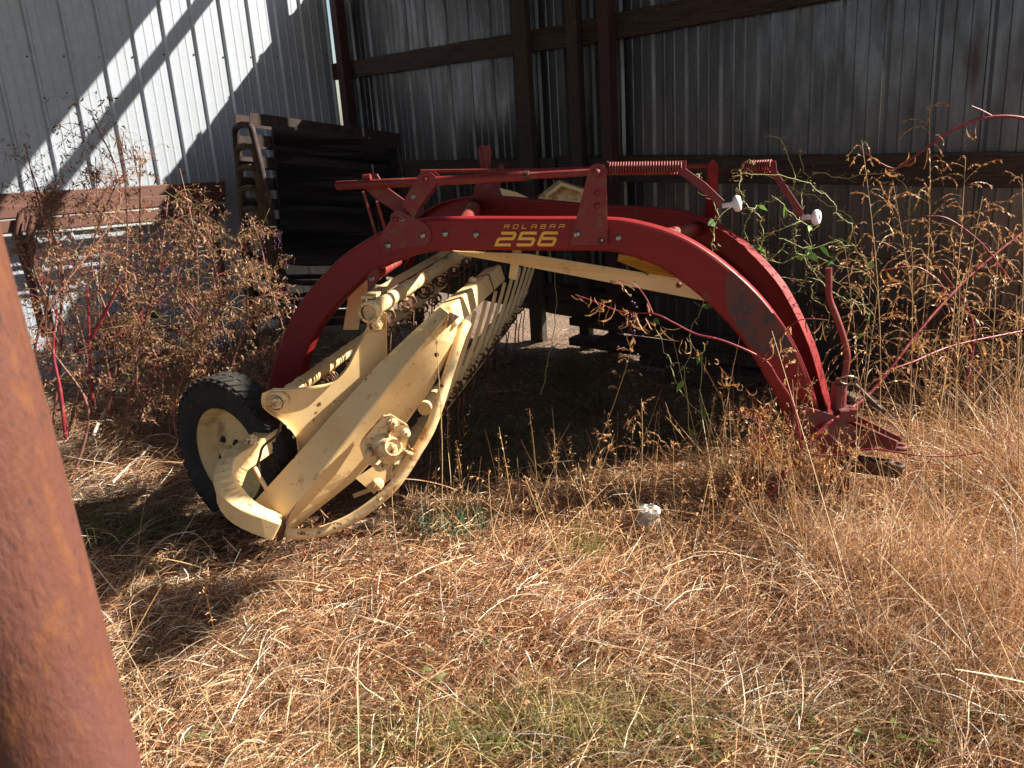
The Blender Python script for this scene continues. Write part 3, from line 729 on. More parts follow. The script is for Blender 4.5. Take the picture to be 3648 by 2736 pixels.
P('rim', rm, 'rim', WHL)
for k in range(5):
    a = 2*math.pi*k/5+.3; hexbolt(wc+(u*math.cos(a)+q*math.sin(a))*.07+WN*.024, WN, .011, par=WHL, m='darksteel', nm='wheel_nut')

# --- hitch end ------------------------------------------------------
def c6(x, y): return (2300+x*.7233, 700+y*.7233)
def a6(x, y, Y=3.10): return at(*c6(x, y), Y)
hp_ = P('hitch_plate', MB().prism([a6(*p) for p in ((715, 1120), (735, 1050), (770, 1033), (910, 1075), (960, 1100), (1118, 1188), (1105, 1238), (1000, 1250), (905, 1278), (790, 1262), (745, 1240), (722, 1180))], (0, .012, 0)), 'redworn', bevel=.002)
P('hitch_plate', MB().prism([a6(x, y, 3.24) for x, y in ((740, 1050), (930, 1070), (1180, 1190), (1120, 1240), (900, 1270), (740, 1240))], (0, .012, 0)), 'redworn', bevel=.002)
for q in ((770, 1066), (845, 1155), (740, 1160)): hexbolt(a6(*q)-V((0, .001, 0)), (0, -1, 0), .014, par=hp_, m='redworn', dome=True)
P('jack_leg', MB().bar(a6(955, 1180, 3.16), V((a6(948, 1560, 3.14).x, 3.14, .03)), .065, .065, up=(1, 0, 0)), 'redworn', bevel=.004)
P('jack_foot', MB().prism([a6(905, 1500, 3.1), a6(985, 1440, 3.1), a6(970, 1560, 3.1), a6(950, 1590, 3.1), a6(900, 1560, 3.1)], (0, .07, 0)), 'redworn')
P('jack_tube', MB().tube([a6(950, 1180, 3.17), a6(965, 900, 3.17)], .022, 14), 'redworn')
P('jack_collar', MB().box(a6(985, 1070, 3.15), ((1, 0, 0), (0, 1, 0), (0, 0, 1)), (.035, .035, .025)), 'redworn', bevel=.003)
P('jack_bracket', MB().box(a6(940, 990, 3.17), ((1, 0, .1), (0, 1, 0), (0, 0, 1)), (.012, .03, .055)), 'redworn', bevel=.003)
P('lift_lever', MB().tube(interp([a6(902, 352, 3.2), a6(902, 430, 3.2), a6(905, 500, 3.2), a6(935, 580, 3.19), a6(970, 680, 3.18), a6(992, 770, 3.17), a6(990, 830, 3.17), a6(978, 900, 3.17)], 4), .0125, 12), 'redlink')
P('pin_ring', MB().tube([a6(1000+46*math.cos(t), 905+20*math.sin(t), 3.12+.03*math.sin(t)) for t in [i*math.pi/9 for i in range(18)]], .004, 6, closed=True), 'steel')
P('hitch_pin', MB().tube([a6(1030, 928, 3.1), a6(1100, 995, 3.07), a6(1158, 1050, 3.05)], .009, 10), 'darksteel')
def tongue(name, a, b, w_, h_, m):
    P(name, MB().bar(a, b, h_, w_), m, bevel=.002)
tongue('tongue_bar', a6(960, 1110, 3.22), a6(1235, 1235, 3.0), .012, .05, 'redworn')
tongue('tongue_bar', a6(1000, 1085, 3.30), a6(1255, 1215, 3.08), .012, .05, 'redworn')
P('tongue_eye', MB().lathe(a6(1245, 1232, 3.03), (0, 0, 1), [(.014, -.006), (.034, -.006), (.034, .006), (.014, .006)], 20, closed=True), 'redworn')
P('clevis_bar', MB().prism([a6(1000, 1298, 3.06), a6(1230, 1330, 2.92), a6(1265, 1345, 2.90), a6(1262, 1362, 2.90), a6(1232, 1385, 2.92), a6(1010, 1352, 3.06)], (0.01, .07, -.004)), 'darksteel', bevel=.003)
P('clevis_eye', MB().lathe(a6(1232, 1336, 2.95)+V((0, .0, .012)), (.1, 0, 1), [(.014, -.006), (.032, -.006), (.032, .006), (.014, .006)], 20, closed=True), 'darksteel')
P('rear_post_stub', MB().bar(at(3640, 1470, 3.2), at(3660, 1650, 3.15), .05, .03), 'redworn') if False else None
# worn band where the paint rubbed off the right leg of the arch
wb_o = [(2600, 962), (2643, 997), (2690, 1045), (2738, 1100), (2786, 1170), (2822, 1232), (2845, 1290)]
wb_i = [(2585, 990), (2585, 1080), (2620, 1150), (2670, 1225), (2725, 1260), (2780, 1275), (2835, 1300)]
P('worn_patch', MB().strip(interp([an(*p)+ANN*.002 for p in wb_o], 3), interp([an(*p)+ANN*.002 for p in wb_i], 3), -ANN*.001), 'rubbed', arch)

# ================================================================== OTHER OBJECTS
# nested stack of tube racks in the corner
gr = 'nested tube racks stacked in the shed corner'
ords = ['topmost', 'second from the top', 'third from the top', 'fourth from the top', 'fifth from the top', 'lowest visible']
RKL = ['topmost rusty tube rack with flat steel cleats on its stack', 'rusty tube rack with mossy yellow end hoop just under the topmost', 'third rusty tube rack from the top of the nested stack',
       'fourth rusty tube rack from the top of the nested stack', 'fifth rusty tube rack from the top of the nested stack', 'bottom rusty tube rack of the nested stack, half behind weeds']
for k in range(6):
    dz = -.13*k; sh_ = .035*k
    base = at(866, 450, 5.78)
    dir_ = NV*1.0+V((0, 0, -.17)); dir_.normalize()
    o_ = base-NV*sh_*0.2+V((0, 0, dz))
    T = thing('tube_rack', (o_.x, o_.y, 0), RKL[k], 'rack', gr)
    side = -WV
    top_z = o_.z
    def hoop_pts(org, wt=.11, wb=.23, hgt=None):
        hgt = min(1.0, org.z-.05)
        return interp([org-side*wb+V((0, 0, -hgt)), org-side*(wt+.07)+V((0, 0, -.45*min(1, hgt))), org-side*(wt+.012)+V((0, 0, -.08)), org-side*(wt-.03), org+side*(wt-.03), org+side*(wt+.012)+V((0, 0, -.08)), org+side*(wt+.07)+V((0, 0, -.45*min(1, hgt))), org+side*wb+V((0, 0, -hgt))], 4)
    for e in (0, 1):
        org = o_+dir_*(1.12*e)
        MB().tube(hoop_pts(org), .021, 10).build('end_hoop', M['rackyellow'] if (k and not e) else M['rackrust'], T)
    for sgn in (-1, 1):
        hz = min(.85, top_z-.1-0.06*k)
        a = o_+side*sgn*.23+V((0, 0, -hz))
        MB().tube(interp([a+V((0, 0, .18))-dir_*.01, a+V((0, 0, .05))+dir_*.02, a+dir_*.10, a+dir_*.5, a+dir_*1.12], 4), .018, 8).build('runner', M['rackrust'], T)
        MB().bar(o_+side*sgn*.10+V((0, 0, .045)), o_+side*sgn*.10+V((0, 0, .045))+dir_*1.16, .07, .006).build('cleat', M['rackrust'], T)
    for j in range(5):
        a = o_+side*.12+V((0, 0, -.03-.025*j)); MB().bar(a+dir_*.13, a+dir_*1.14, .105, .012).build('slat', M['rackdark'], T)

# rusty steel channels and curved legs by the left wall
CB = thing('feed_bunk', at(150, 1150, 6.0), 'rusty brown steel bunk frame with curved pipe legs behind the left weeds', 'bunk frame')
def lw(px, py, off=0.0):
    return onp(px, py, BL(0, off), WV)
for k, (y0, y1, o_) in enumerate(((716, 672, .12), (760, 705, .22), (812, 752, .3))):
    a = lw(-60, y0+2, o_); b = lw(800, y1-6, o_)
    MB().bar(a, b, .085 if k == 0 else .075, .035).build('channel', M['brownsteel'], CB, bevel=.003)
    MB().tube([a+V((0, 0, -.055))-WV*.03, b+V((0, 0, -.055))-WV*.03], .011, 8).build('rail', M['whitetube'], CB)
for k, (pts, o_) in enumerate(((((75, 760), (62, 830), (75, 900), (110, 1010), (150, 1180)), .34), (((120, 770), (105, 850), (130, 960), (160, 1060), (185, 1200)), .40), (((95, 765), (88, 840), (95, 930), (125, 1060), (160, 1200)), .3),
                               (((760, 760), (770, 850), (790, 960), (800, 1100)), .4))):
    MB().tube(interp([lw(*p, o_) for p in pts], 4), .022, 10).build('curved_leg', M['brownsteel'], CB)
for (a, b, o_) in (((320, 1165), (560, 1120), .45), ((280, 1215), (640, 1165), .5), ((260, 1245), (600, 1215), .55), ((330, 1290), (680, 1245), .6)):
    MB().tube([lw(*a, o_), lw(*b, o_)], .022, 10).build('lower_rail', M['brownsteel'], CB)
SP_ = thing('grey_pipe', lw(358, 1262, .7), 'thin grey-green pipe standing among the left weeds', 'pipe')
MB().tube([lw(340, 960, .72), lw(352, 1080, .72), lw(366, 1255, .72)], .009, 8).build('pipe_tube', M['whitetube'], SP_)
MB().lathe(lw(366, 1262, .72), (0, 0, 1), [(.0001, -.02), (.016, -.015), (.018, 0), (.014, .014), (.0001, .018)], 12).build('pipe_cap', M['whitetube'], SP_)

# old timbers on the ground by the back wall
TL = ['long grey split plank, uppermost of the pile against the back wall', 'dark weathered plank in the middle of the pile by the back wall', 'short cracked board at the near edge of the plank pile', 'crooked old plank at the left end of the plank pile', 'flat dark board lying at the bottom of the plank pile']
tims = [((2055, 1205, 5.7), (2700, 1330, 4.8), .05), ((2150, 1280, 5.3), (2900, 1420, 4.5), .06), ((2380, 1370, 4.8), (2800, 1420, 4.5), .05), ((2050, 1232, 5.6), (2350, 1290, 5.2), .05), ((2300, 1320, 5.1), (3000, 1480, 4.35), .05)]
for k, ((x0, y0, Y0), (x1, y1, Y1), h_) in enumerate(tims):
    a = at(x0, y0, Y0); b = at(x1, y1, Y1); a.z = max(a.z, .03); b.z = max(b.z, .03)
    z = .035+[.16, .10, .03, .05, .03][k]; a.z = z; b.z = z-.01
    T = thing('old_plank', (a+b)/2-V((0, 0, z)), TL[k], 'plank', 'old planks piled by the back wall')
    mbp = MB(); d = b-a; s = V((0, 0, 1)).cross(d).normalized(); r = random.Random(k); A1 = []; B1 = []
    for i in range(13):
        p = a+d*i/12; A1.append(p+s*(.075+r.uniform(-.008, .008))+V((0, 0, r.uniform(-.004, .004)))); B1.append(p-s*(.075+r.uniform(-.008, .008)))
    mbp.strip(A1, B1, V((0, 0, h_))); mbp.build('plank_timber', M['woodh'], T)
# wire panel against the wall
WP = thing('wire_panel', BL(.12, 4.4), 'dark welded wire livestock panel leaning on the back wall at right', 'wire panel')
for k in range(9):
    MB().tube([BL(.30, 3.85+.16*k, .05), BL(.12, 3.95+.16*k, .86)], .0035, 5).build('wire', M['darksteel'], WP)
for k in range(4):
    z = .2+.2*k; MB().tube([BL(.30-.2*z, 3.8, z+.03), BL(.30-.2*z, 5.3, z-.06)], .0035, 5).build('wire', M['darksteel'], WP)

# plastic jar
jb = atz(2300, 1925, 0)
J = thing('plastic_jar', (jb.x, jb.y, 0), 'milky plastic jar with crumpled top standing in the dry grass', 'jar')
jo = V((jb.x, jb.y, 0)); ja = V((.10, -.10, 1)).normalized()
mj = MB().lathe(jo, ja, [(.0001, 0), (.042, .002), (.047, .012), (.047, .03), (.044, .034), (.047, .039), (.047, .06), (.044, .064), (.047, .069), (.047, .092), (.041, .104), (.034, .112), (.033, .12)], 28)
mj.build('jar_body', M['plastic'], J)
rj = random.Random(4); mc = MB(); u_, q_ = frame(ja); vs = []; nn = 18
pr_ = [(.036, .112), (.040, .118), (.041, .130), (.036, .138), (.020, .142), (.0005, .141)]
for (r_, h_) in pr_:
    for k in range(nn):
        a_ = 2*math.pi*k/nn; rr_ = r_*(1+rj.uniform(-.13, .10)); vs.append(jo+ja*(h_+rj.uniform(-.006, .006))+(u_*math.cos(a_)+q_*math.sin(a_))*rr_)
mc.add(vs, [(i*nn+k, i*nn+(k+1) % nn, (i+1)*nn+(k+1) % nn, (i+1)*nn+k) for i in range(5) for k in range(nn)])
mc.build('crumpled_lid', M['foil'], J)

# ================================================================== VEGETATION
def mesh_np(name, verts, quads, cols, m, parent=None, smooth=True, tris=None, **props):
    me = bpy.data.meshes.new(name); org = np.array(worg(parent)) if parent else np.zeros(3)
    verts = verts.reshape(-1, 3)-org
    me.vertices.add(len(verts)); me.vertices.foreach_set('co', verts.astype(np.float32).ravel())
    nq = len(quads); me.loops.add(nq*4); me.loops.foreach_set('vertex_index', quads.astype(np.int32).ravel())
    me.polygons.add(nq); me.polygons.foreach_set('loop_start', np.arange(0, nq*4, 4, dtype=np.int32)); me.polygons.foreach_set('loop_total', np.full(nq, 4, dtype=np.int32))
    me.polygons.foreach_set('use_smooth', np.full(nq, smooth))
    me.update(calc_edges=True)
    at_ = me.color_attributes.new('tone', 'FLOAT_COLOR', 'POINT'); c4_ = np.ones((len(verts), 4), np.float32); c4_[:, :3] = cols; at_.data.foreach_set('color', c4_.ravel())
    me.materials.append(m); o = bpy.data.objects.new(name, me); COL.objects.link(o)
    if parent: o.parent = parent
    for k, v in props.items(): o[k] = v
    return o

class RB:
    """collects ribbons"""
    def __init__(s): s.v = []; s.q = []; s.c = []; s.n = 0
    def ribbons(s, P0, D0, L, Wd, col, n=5, droop=0.0, wig=0.1, prof=None, zmin=None, curl=0.0, seed_axis=None):
        P0 = np.asarray(P0, float); N = len(P0)
        if N == 0: return
        D = np.asarray(D0, float); D = D/np.linalg.norm(D, axis=1, keepdims=True)
        L = np.broadcast_to(L, (N,)).astype(float); Wd = np.broadcast_to(Wd, (N,)).astype(float); droop = np.broadcast_to(droop, (N,)).astype(float)
        cu = rng.normal(0, 1, (N, 3))*curl
        step = (L/n)[:, None]; p = P0.copy(); pts = [p.copy()]; dirs = [D.copy()]
        for i in range(n):
            p = p+D*step
            if zmin is not None:
                g = gh(p[:, 0], p[:, 1])+zmin; lowm = p[:, 2] < g; p[:, 2] = np.where(lowm, g+rng.random(N)*.006, p[:, 2])
            pts.append(p.copy())
            D = D+np.stack([np.zeros(N), np.zeros(N), -droop/n*1.0], 1)+rng.normal(0, wig/math.sqrt(n), (N, 3))+np.cross(cu, D)/n
            if zmin is not None: D[:, 2] = np.where(lowm, np.abs(D[:, 2])*.2, D[:, 2])
            D = D/np.linalg.norm(D, axis=1, keepdims=True); dirs.append(D.copy())
        A = rng.normal(0, 1, (N, 3)); A[:, 2] *= .5
        prof = np.array(prof if prof is not None else [max(.12, 1-(i/n)**1.6) for i in range(n+1)])
        V_ = np.zeros((N, n+1, 2, 3))
        for i in range(n+1):
            sd = np.cross(dirs[i], A); sd /= np.linalg.norm(sd, axis=1, keepdims=True)+1e-9
            hw = (Wd*prof[i]/2)[:, None]; V_[:, i, 0] = pts[i]-sd*hw; V_[:, i, 1] = pts[i]+sd*hw
        base = s.n+np.arange(N)[:, None]*(2*(n+1))+2*np.arange(n)[None, :]
        q = np.stack([base, base+1, base+3, base+2], -1).reshape(-1, 4)
        s.v.append(V_.reshape(-1, 3)); s.q.append(q); s.n += N*2*(n+1)
        col = np.broadcast_to(np.asarray(col, float), (N, 3)); s.c.append(np.repeat(col, 2*(n+1), axis=0))
        return np.stack(pts, 1)
    def build(s, name, m, parent=None, **props):
        return mesh_np(name, np.concatenate(s.v), np.concatenate(s.q), np.concatenate(s.c), m, parent, **props)

def pal(N, cols, wts, jit=.15):
    cols = np.array(cols); k = rng.choice(len(cols), N, p=np.array(wts)/sum(wts)); c = cols[k]*(1+rng.normal(0, jit, (N, 1))); return np.clip(c, .01, .95)
STRAW = [(.63, .40, .22), (.48, .265, .135), (.29, .135, .065), (.80, .60, .41), (.14, .06, .03), (.93, .82, .66)]
SW = [30, 30, 20, 14, 10, 4]
REDD = [(.30, .115, .055), (.42, .18, .085), (.20, .075, .04), (.55, .30, .18)]
GREEN = [(.10, .15, .03), (.16, .20, .05), (.07, .12, .03), (.22, .24, .08)]

def lit_mask(x, y):      # ground the sun reaches past the wall end (dense dry grass); thinner elsewhere
    b, l = bl(x, y)
    return (l+.55*b > 5.15)
def inview(x, y, pad=0.15):
    z = y*math.cos(TH)+CH*math.sin(TH); xx = x/np.maximum(z, .1); return (np.abs(xx) < .62+pad) & (y > 1.15)

# clumps of matted grass
dry = RB()
def clump(N, xr, yr, cond, blades, Lr, spread, elev, droopr, wr, cols, wts, thick=.07, n=6, wig=.25, rb=None, flow=None):
    rb = rb or dry
    X = rng.uniform(*xr, N); Y = rng.uniform(*yr, N); k = cond(X, Y) & inview(X, Y); X = X[k]; Y = Y[k]; N = len(X)
    if N == 0: return
    K = rng.integers(int(blades*.6), int(blades*1.4), N); id_ = np.repeat(np.arange(N), K); T = len(id_)
    r = np.abs(rng.normal(0, spread, T)); th = rng.uniform(0, 2*np.pi, T)
    x = X[id_]+r*np.cos(th); y = Y[id_]+r*np.sin(th)
    main = rng.uniform(0, 2*np.pi, N) if flow is None else flow(X, Y)+rng.normal(0, .5, N)
    az = np.where(rng.random(T) < .62, main[id_]+rng.normal(0, .55, T), th+rng.normal(0, .6, T))
    el = np.clip(rng.normal(elev[0], elev[1], T), .02, 1.5)
    D = np.stack([np.cos(az)*np.cos(el), np.sin(az)*np.cos(el), np.sin(el)], 1)
    z = gh(x, y)+rng.random(T)**1.5*thick
    cb = (rng.normal(1, .16, N)*(1+.26*np.sin(2.7*X+1.9*Y)*np.cos(3.4*Y-1.3*X+.8)+.10*np.sin(8*X-5*Y)))[id_]; c = pal(T, cols, wts)*cb[:, None]
    rb.ribbons(np.stack([x, y, z], 1), D, rng.uniform(*Lr, T), rng.uniform(*wr, T), np.clip(c, .01, .9), n=n, droop=rng.uniform(*droopr, T), wig=wig, zmin=.004, curl=.35)
flow = lambda x, y: 1.6*np.sin(1.1*x+.4)+1.3*np.cos(1.7*y)+.3
Lm = lit_mask
fg = lambda x, y: (Lm(x, y)) | ((x < -.2) & (y < 3.0)) | (y < 2.6)
bare = lambda x, y: ~((((x+.75)**2/.35+(y-3.05)**2/.05) < 1) | (((x-1.27)**2/.05+(y-2.88)**2/.05) < 1))
clump(2700, (-2.2, 3.0), (1.3, 3.9), lambda x, y: fg(x, y) & bare(x, y), 60, (.06, .24), .055, (.3, .28), (.6, 2.2), (.0018, .0042), STRAW, SW, flow=flow)
clump(900, (-2.2, 3.0), (1.3, 2.6), lambda x, y: fg(x, y) & bare(x, y), 32, (.10, .30), .07, (.22, .2), (.4, 1.5), (.0014, .0030), STRAW, [25, 28, 25, 18, 8, 12], thick=.10, flow=flow)
# right side: deeper, finer and more upright
clump(800, (.9, 3.6), (1.6, 4.6), lambda x, y: Lm(x, y) & bare(x, y) & (x > .9) & ((x > 1.75) | (y < 2.6)), 40, (.20, .50), .09, (.75, .35), (.5, 1.9), (.0016, .0032), STRAW, [30, 34, 16, 14, 6, 4], thick=.08, n=7, flow=flow)
clump(520, (.8, 1.8), (2.55, 4.2), lambda x, y: Lm(x, y) & bare(x, y), 40, (.12, .28), .08, (.5, .3), (.6, 2.0), (.0016, .0034), STRAW, [30, 34, 16, 14, 6, 4], thick=.07, n=6, flow=flow)
clump(260, (1.0, 3.4), (1.9, 4.4), lambda x, y: Lm(x, y) & ((x > 1.9) | (y < 2.4)), 16, (.35, .8), .05, (1.25, .16), (.1, .9), (.0018, .0034), STRAW, [30, 34, 16, 14, 6, 4], n=8, wig=.12)
# left ground beyond the post, around the wheel
clump(420, (-3.2, -1.0), (2.6, 5.2), lambda x, y: (x < -1.1-.05*y), 26, (.10, .30), .08, (.3, .25), (.5, 1.8), (.0018, .0038), STRAW, [20, 28, 24, 12, 14, 2], flow=flow)
# shed interior: thin, browner, some green, palette also darkened to deepen the shade
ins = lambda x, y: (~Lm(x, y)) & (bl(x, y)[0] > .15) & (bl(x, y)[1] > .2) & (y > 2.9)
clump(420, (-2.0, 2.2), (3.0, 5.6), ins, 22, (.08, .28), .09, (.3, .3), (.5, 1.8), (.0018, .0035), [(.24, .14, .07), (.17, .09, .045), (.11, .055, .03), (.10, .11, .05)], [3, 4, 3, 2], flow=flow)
# litter
def litter(N, xr, yr, cond, Lr, wr, cols, wts, rb, zr=.04, n=2, curl=1.5):
    x = rng.uniform(*xr, N); y = rng.uniform(*yr, N); k = cond(x, y) & inview(x, y); x = x[k]; y = y[k]; N = len(x)
    az = rng.uniform(0, 2*np.pi, N); el = rng.normal(.15, .35, N)
    D = np.stack([np.cos(az)*np.cos(el), np.sin(az)*np.cos(el), np.sin(el)], 1)
    rb.ribbons(np.stack([x, y, gh(x, y)+.004+rng.random(N)*zr], 1), D, rng.uniform(*Lr, N), rng.uniform(*wr, N), pal(N, cols, wts), n=n, wig=.4, curl=curl, zmin=.003, prof=[.5, 1, .3] if n == 2 else None)
allc = lambda x, y: np.ones_like(x, bool)
litter(90000, (-2.6, 3.2), (1.3, 4.6), lambda x, y: fg(x, y), (.03, .10), (.0015, .004), STRAW, SW, dry, zr=.07)
litter(16000, (-3.5, 2.2), (2.8, 6.5), allc, (.02, .09), (.0012, .0035), STRAW, [20, 25, 25, 10, 18, 2], dry, zr=.012)
# dried reddish leaf crumbs in the mat
redz = lambda x, y: fg(x, y) & (np.sin(2.1*x+1.3)*np.cos(2.6*y-.3)+.35*np.sin(5*x+4*y) > .05)
litter(28000, (-2.2, 3.0), (1.3, 3.2), redz, (.010, .028), (.006, .014), REDD, [3, 3, 2, 2], dry, zr=.085)
litter(5000, (.6, 2.2), (2.6, 4.0), Lm, (.010, .025), (.005, .011), [(.45, .2, .08), (.55, .3, .12), (.3, .12, .06)], [1, 1, 1], dry, zr=.16)
dry.build('dry_grass', M['straw'], kind='stuff')

grn = RB()
def gpatch(cx, cy, rx, ry, N, Lr, cols=GREEN, wts=(3, 3, 2, 2), wr=(.002, .004), el=1.0, droop=(.6, 1.8)):
    x = rng.normal(cx, rx, N); y = rng.normal(cy, ry, N); az = rng.uniform(0, 6.28, N); e = np.clip(rng.normal(el, .3, N), .1, 1.5)
    D = np.stack([np.cos(az)*np.cos(e), np.sin(az)*np.cos(e), np.sin(e)], 1)
    grn.ribbons(np.stack([x, y, gh(x, y)+.02*rng.random(N)], 1), D, rng.uniform(*Lr, N), rng.uniform(*wr, N), pal(N, cols, wts, .2), n=6, droop=rng.uniform(*droop, N), wig=.2, zmin=.004)
def gp_px(px, py, rx, ry, N, Lr, **k):
    p = atz(px, py, 0); gpatch(p.x, p.y, rx, ry, N, Lr, **k)
PALEG = [(.32, .29, .10), (.42, .36, .15), (.20, .21, .06), (.50, .40, .20)]
gp_px(1880, 2660, .20, .07, 900, (.10, .24), cols=PALEG)
gp_px(2150, 2700, .22, .05, 600, (.10, .22), cols=PALEG)
gp_px(1550, 2700, .18, .05, 500, (.08, .18))
gp_px(2900, 2660, .35, .08, 900, (.05, .13)); gp_px(3500, 2640, .2, .08, 500, (.08, .2), cols=PALEG)
gp_px(3400, 2500, .2, .1, 260, (.10, .22), cols=PALEG)
gp_px(1620, 1930, .09, .05, 120, (.12, .25), cols=[(.14, .2, .12), (.1, .15, .07)], wts=(1, 1), wr=(.004, .007))
gp_px(2080, 2030, .03, .03, 90, (.12, .26), cols=[(.24, .28, .07), (.3, .33, .1)], wts=(1, 1))
gp_px(620, 1440, .05, .05, 320, (.06, .16), cols=[(.13, .26, .03), (.2, .32, .05)], wts=(1, 1))
gp_px(420, 1940, .20, .08, 420, (.12, .25), cols=[(.16, .17, .06), (.24, .22, .09)], wts=(1, 1))
for (x, y) in ((1700, 1600), (1850, 1550), (1960, 1680), (2100, 1450), (2250, 1600), (1780, 1700), (2450, 1550), (2000, 1380), (2600, 1500)):
    gp_px(x, y, .12, .10, 150, (.10, .30), cols=[(.06, .09, .04), (.09, .12, .05), (.12, .12, .05)], wts=(2, 2, 1))
grn.build('green_grass', M['leaf'], kind='stuff')

# broad-leaved green seedlings in the mat
sd = RB()
pts = [(1480, 2660), (1700, 2640), (1800, 2700), (2330, 1830), (2620, 2640), (2760, 2600), (2880, 2580), (3050, 2640), (3180, 2600), (2560, 2700), (1545, 2395), (2430, 2600), (1740, 2310), (2050, 2320), (2950, 2700), (3300, 2660), (780, 2600)]
for (x, y) in pts:
    p = atz(x, y, .06); N = 9
    az = rng.uniform(0, 6.28, N); D = np.stack([np.cos(az), np.sin(az), .4+.3*rng.random(N)], 1)
    sd.ribbons(np.stack([rng.normal(p.x, .03, N), rng.normal(p.y, .03, N), .04+.05*rng.random(N)], 1), D, rng.uniform(.02, .04, N), rng.uniform(.007, .013, N), pal(N, [(.11, .17, .04), (.17, .22, .06)], [1, 1]), n=4, droop=.8, prof=[.2, .9, 1, .7, .05])
sd.build('green_seedlings', M['leaf'], kind='stuff')

# --- long single stalks, panicle grasses ---------------------------------
def panicle(name, base, top, label, cat='grass', group=None, seedcol=((.56, .27, .11), (.66, .38, .18), (.40, .18, .08)), branches=22, blen=(.10, .24), frac=.45, bend=.06, sc=1.0):
    base = V(base); top = V(top); d = top-base; Lh = d.length
    T = thing(name, base, label, cat, group)
    side = V((random.uniform(-1, 1), random.uniform(-1, 1), 0)).normalized()*bend*Lh
    path = [base+d*t+side*math.sin(t*math.pi)*.5 for t in [i/10 for i in range(11)]]
    st = RB()
    # stalk as a thin round tube
    mb = MB(); mb.tube(path, [.0026*(1-.6*i/10) for i in range(11)], 5, caps=False)
    me_ = mb.build('stalk', None, T); me_.data.materials.append(M['strawplain'])
    N = branches; t = 1-frac+frac*(np.arange(N)/N)**.9; P0 = np.array([np.array(base+d*float(a)+side*math.sin(float(a)*math.pi)*.5) for a in t])
    az = rng.uniform(0, 6.28, N); el = rng.uniform(.5, 1.1, N)
    D = np.stack([np.cos(az)*np.cos(el), np.sin(az)*np.cos(el), np.sin(el)], 1)
    Lb = rng.uniform(*blen, N)*(1.15-.7*(t-(1-frac))/frac)*sc
    hd = RB(); cc = pal(N, [(.50, .33, .14), (.42, .26, .12)], [1, 1])
    pp = hd.ribbons(P0, D, Lb*1.25, .0014, cc, n=7, droop=rng.uniform(.8, 3.6, N), wig=.32, prof=[1]*8)
    # seeds
    S_ = []; SD = []
    for i in range(N):
        for k in range(2, 8):
            for j in range(2 if k > 3 else 1):
                a = pp[i, k-1]+(pp[i, k]-pp[i, k-1])*rng.random(); S_.append(a); SD.append((pp[i, k]-pp[i, k-1])/np.linalg.norm(pp[i, k]-pp[i, k-1])+rng.normal(0, .35, 3)+np.array([0, 0, -.4]))
    S_ = np.array(S_); SD = np.array(SD)
    hd.ribbons(S_, SD, rng.uniform(.009, .020, len(S_)), rng.uniform(.0034, .0058, len(S_)), pal(len(S_), seedcol, [3, 3, 2]), n=3, prof=[.3, 1, .8, .1], wig=.1)
    hd.build('seed_head', M['straw'], T)
    return T
M['strawplain'] = mat('straw_stalk', (.46, .29, .13), .5)
GT = 'tall panicle grasses at the right before the back wall'
pan = [((3110, 1900, 3.0), (3070, 500, 3.4), 'tall dry grass with drooping seed head just right of the white knobs', 26),
       ((3180, 1900, 3.2), (3310, 370, 3.7), 'tallest dry panicle grass rising above the wall girt at right', 26),
       ((3280, 1900, 3.1), (3440, 560, 3.6), 'wide arching panicle grass just right of the tallest one', 26),
       ((3480, 1900, 3.0), (3560, 800, 3.3), 'dry panicle grass near the right edge with upright seed head', 22),
       ((3390, 2000, 2.9), (3500, 700, 3.4), 'thin panicle grass leaning right between the two right edge grasses', 20),
       ((3200, 2000, 2.8), (3250, 900, 3.0), 'shorter dry panicle grass in front of the red pokeweed stem', 24),
       ((3400, 2100, 2.8), (3420, 1000, 3.0), 'low bushy panicle grass at the right above the straw', 24),
       ((3600, 2100, 2.7), (3620, 1050, 2.9), 'panicle grass standing at the very right edge of the picture', 22),
       ((3020, 1950, 2.9), (3130, 1020, 3.1), 'dry panicle grass beside the jack lever of the rake', 18)]
pan += [((3330, 1900, 3.3), (3180, 640, 3.6), 'slim panicle grass crossing between the first two tall ones', 20), ((3540, 1900, 3.3), (3640, 620, 3.6), 'airy panicle grass leaning out at the right edge under the red branch', 20), ((3060, 1900, 3.3), (3010, 880, 3.4), 'thin reddish panicle grass directly behind the jack lever', 16), ((3300, 2000, 2.7), (3340, 1180, 2.8), 'low drooping panicle grass right of the hitch tongue', 18)]
for (b_, t_, lab, nb) in pan:
    bb = at(*b_); bb.z = 0.0; panicle('panicle_grass', bb, at(*t_), lab, group=GT, branches=nb)
stk = [((2000, 2000, 3.1), (2255, 1230, 3.3), 'slender seed stalk rising in the dark gap under the arch', 6, .25), ((2260, 1950, 3.0), (2285, 1420, 3.1), 'branching seed grass in front of the plastic jar', 14, .5),
       ((2060, 1960, 3.0), (2190, 1545, 3.1), 'small forked seed stalk left of the branching seed grass', 8, .3), ((1570, 2000, 2.95), (1548, 1150, 3.0), 'single straight dry stalk crossing the guard pipe', 2, .1),
       ((1420, 2000, 2.9), (1400, 1560, 2.95), 'short bent dry stalk below the guard pipe', 2, .1), ((1780, 2100, 2.8), (1740, 1690, 2.85), 'pale dry stalk leaning left in front of the dark ground', 2, .1),
       ((2420, 2050, 2.9), (2400, 1570, 3.0), 'dry seed stalk right of the plastic jar', 7, .35), ((2150, 2080, 2.8), (2060, 1650, 2.9), 'leaning dry stalk in the middle of the grass', 5, .3),
       ((3120, 2500, 2.0), (2750, 1180, 2.9), 'long straw stem leaning left across the right arch leg', 7, .2), ((1640, 2350, 2.3), (2260, 1640, 2.9), 'long straw leaning up to the right in the foreground', 3, .15)]
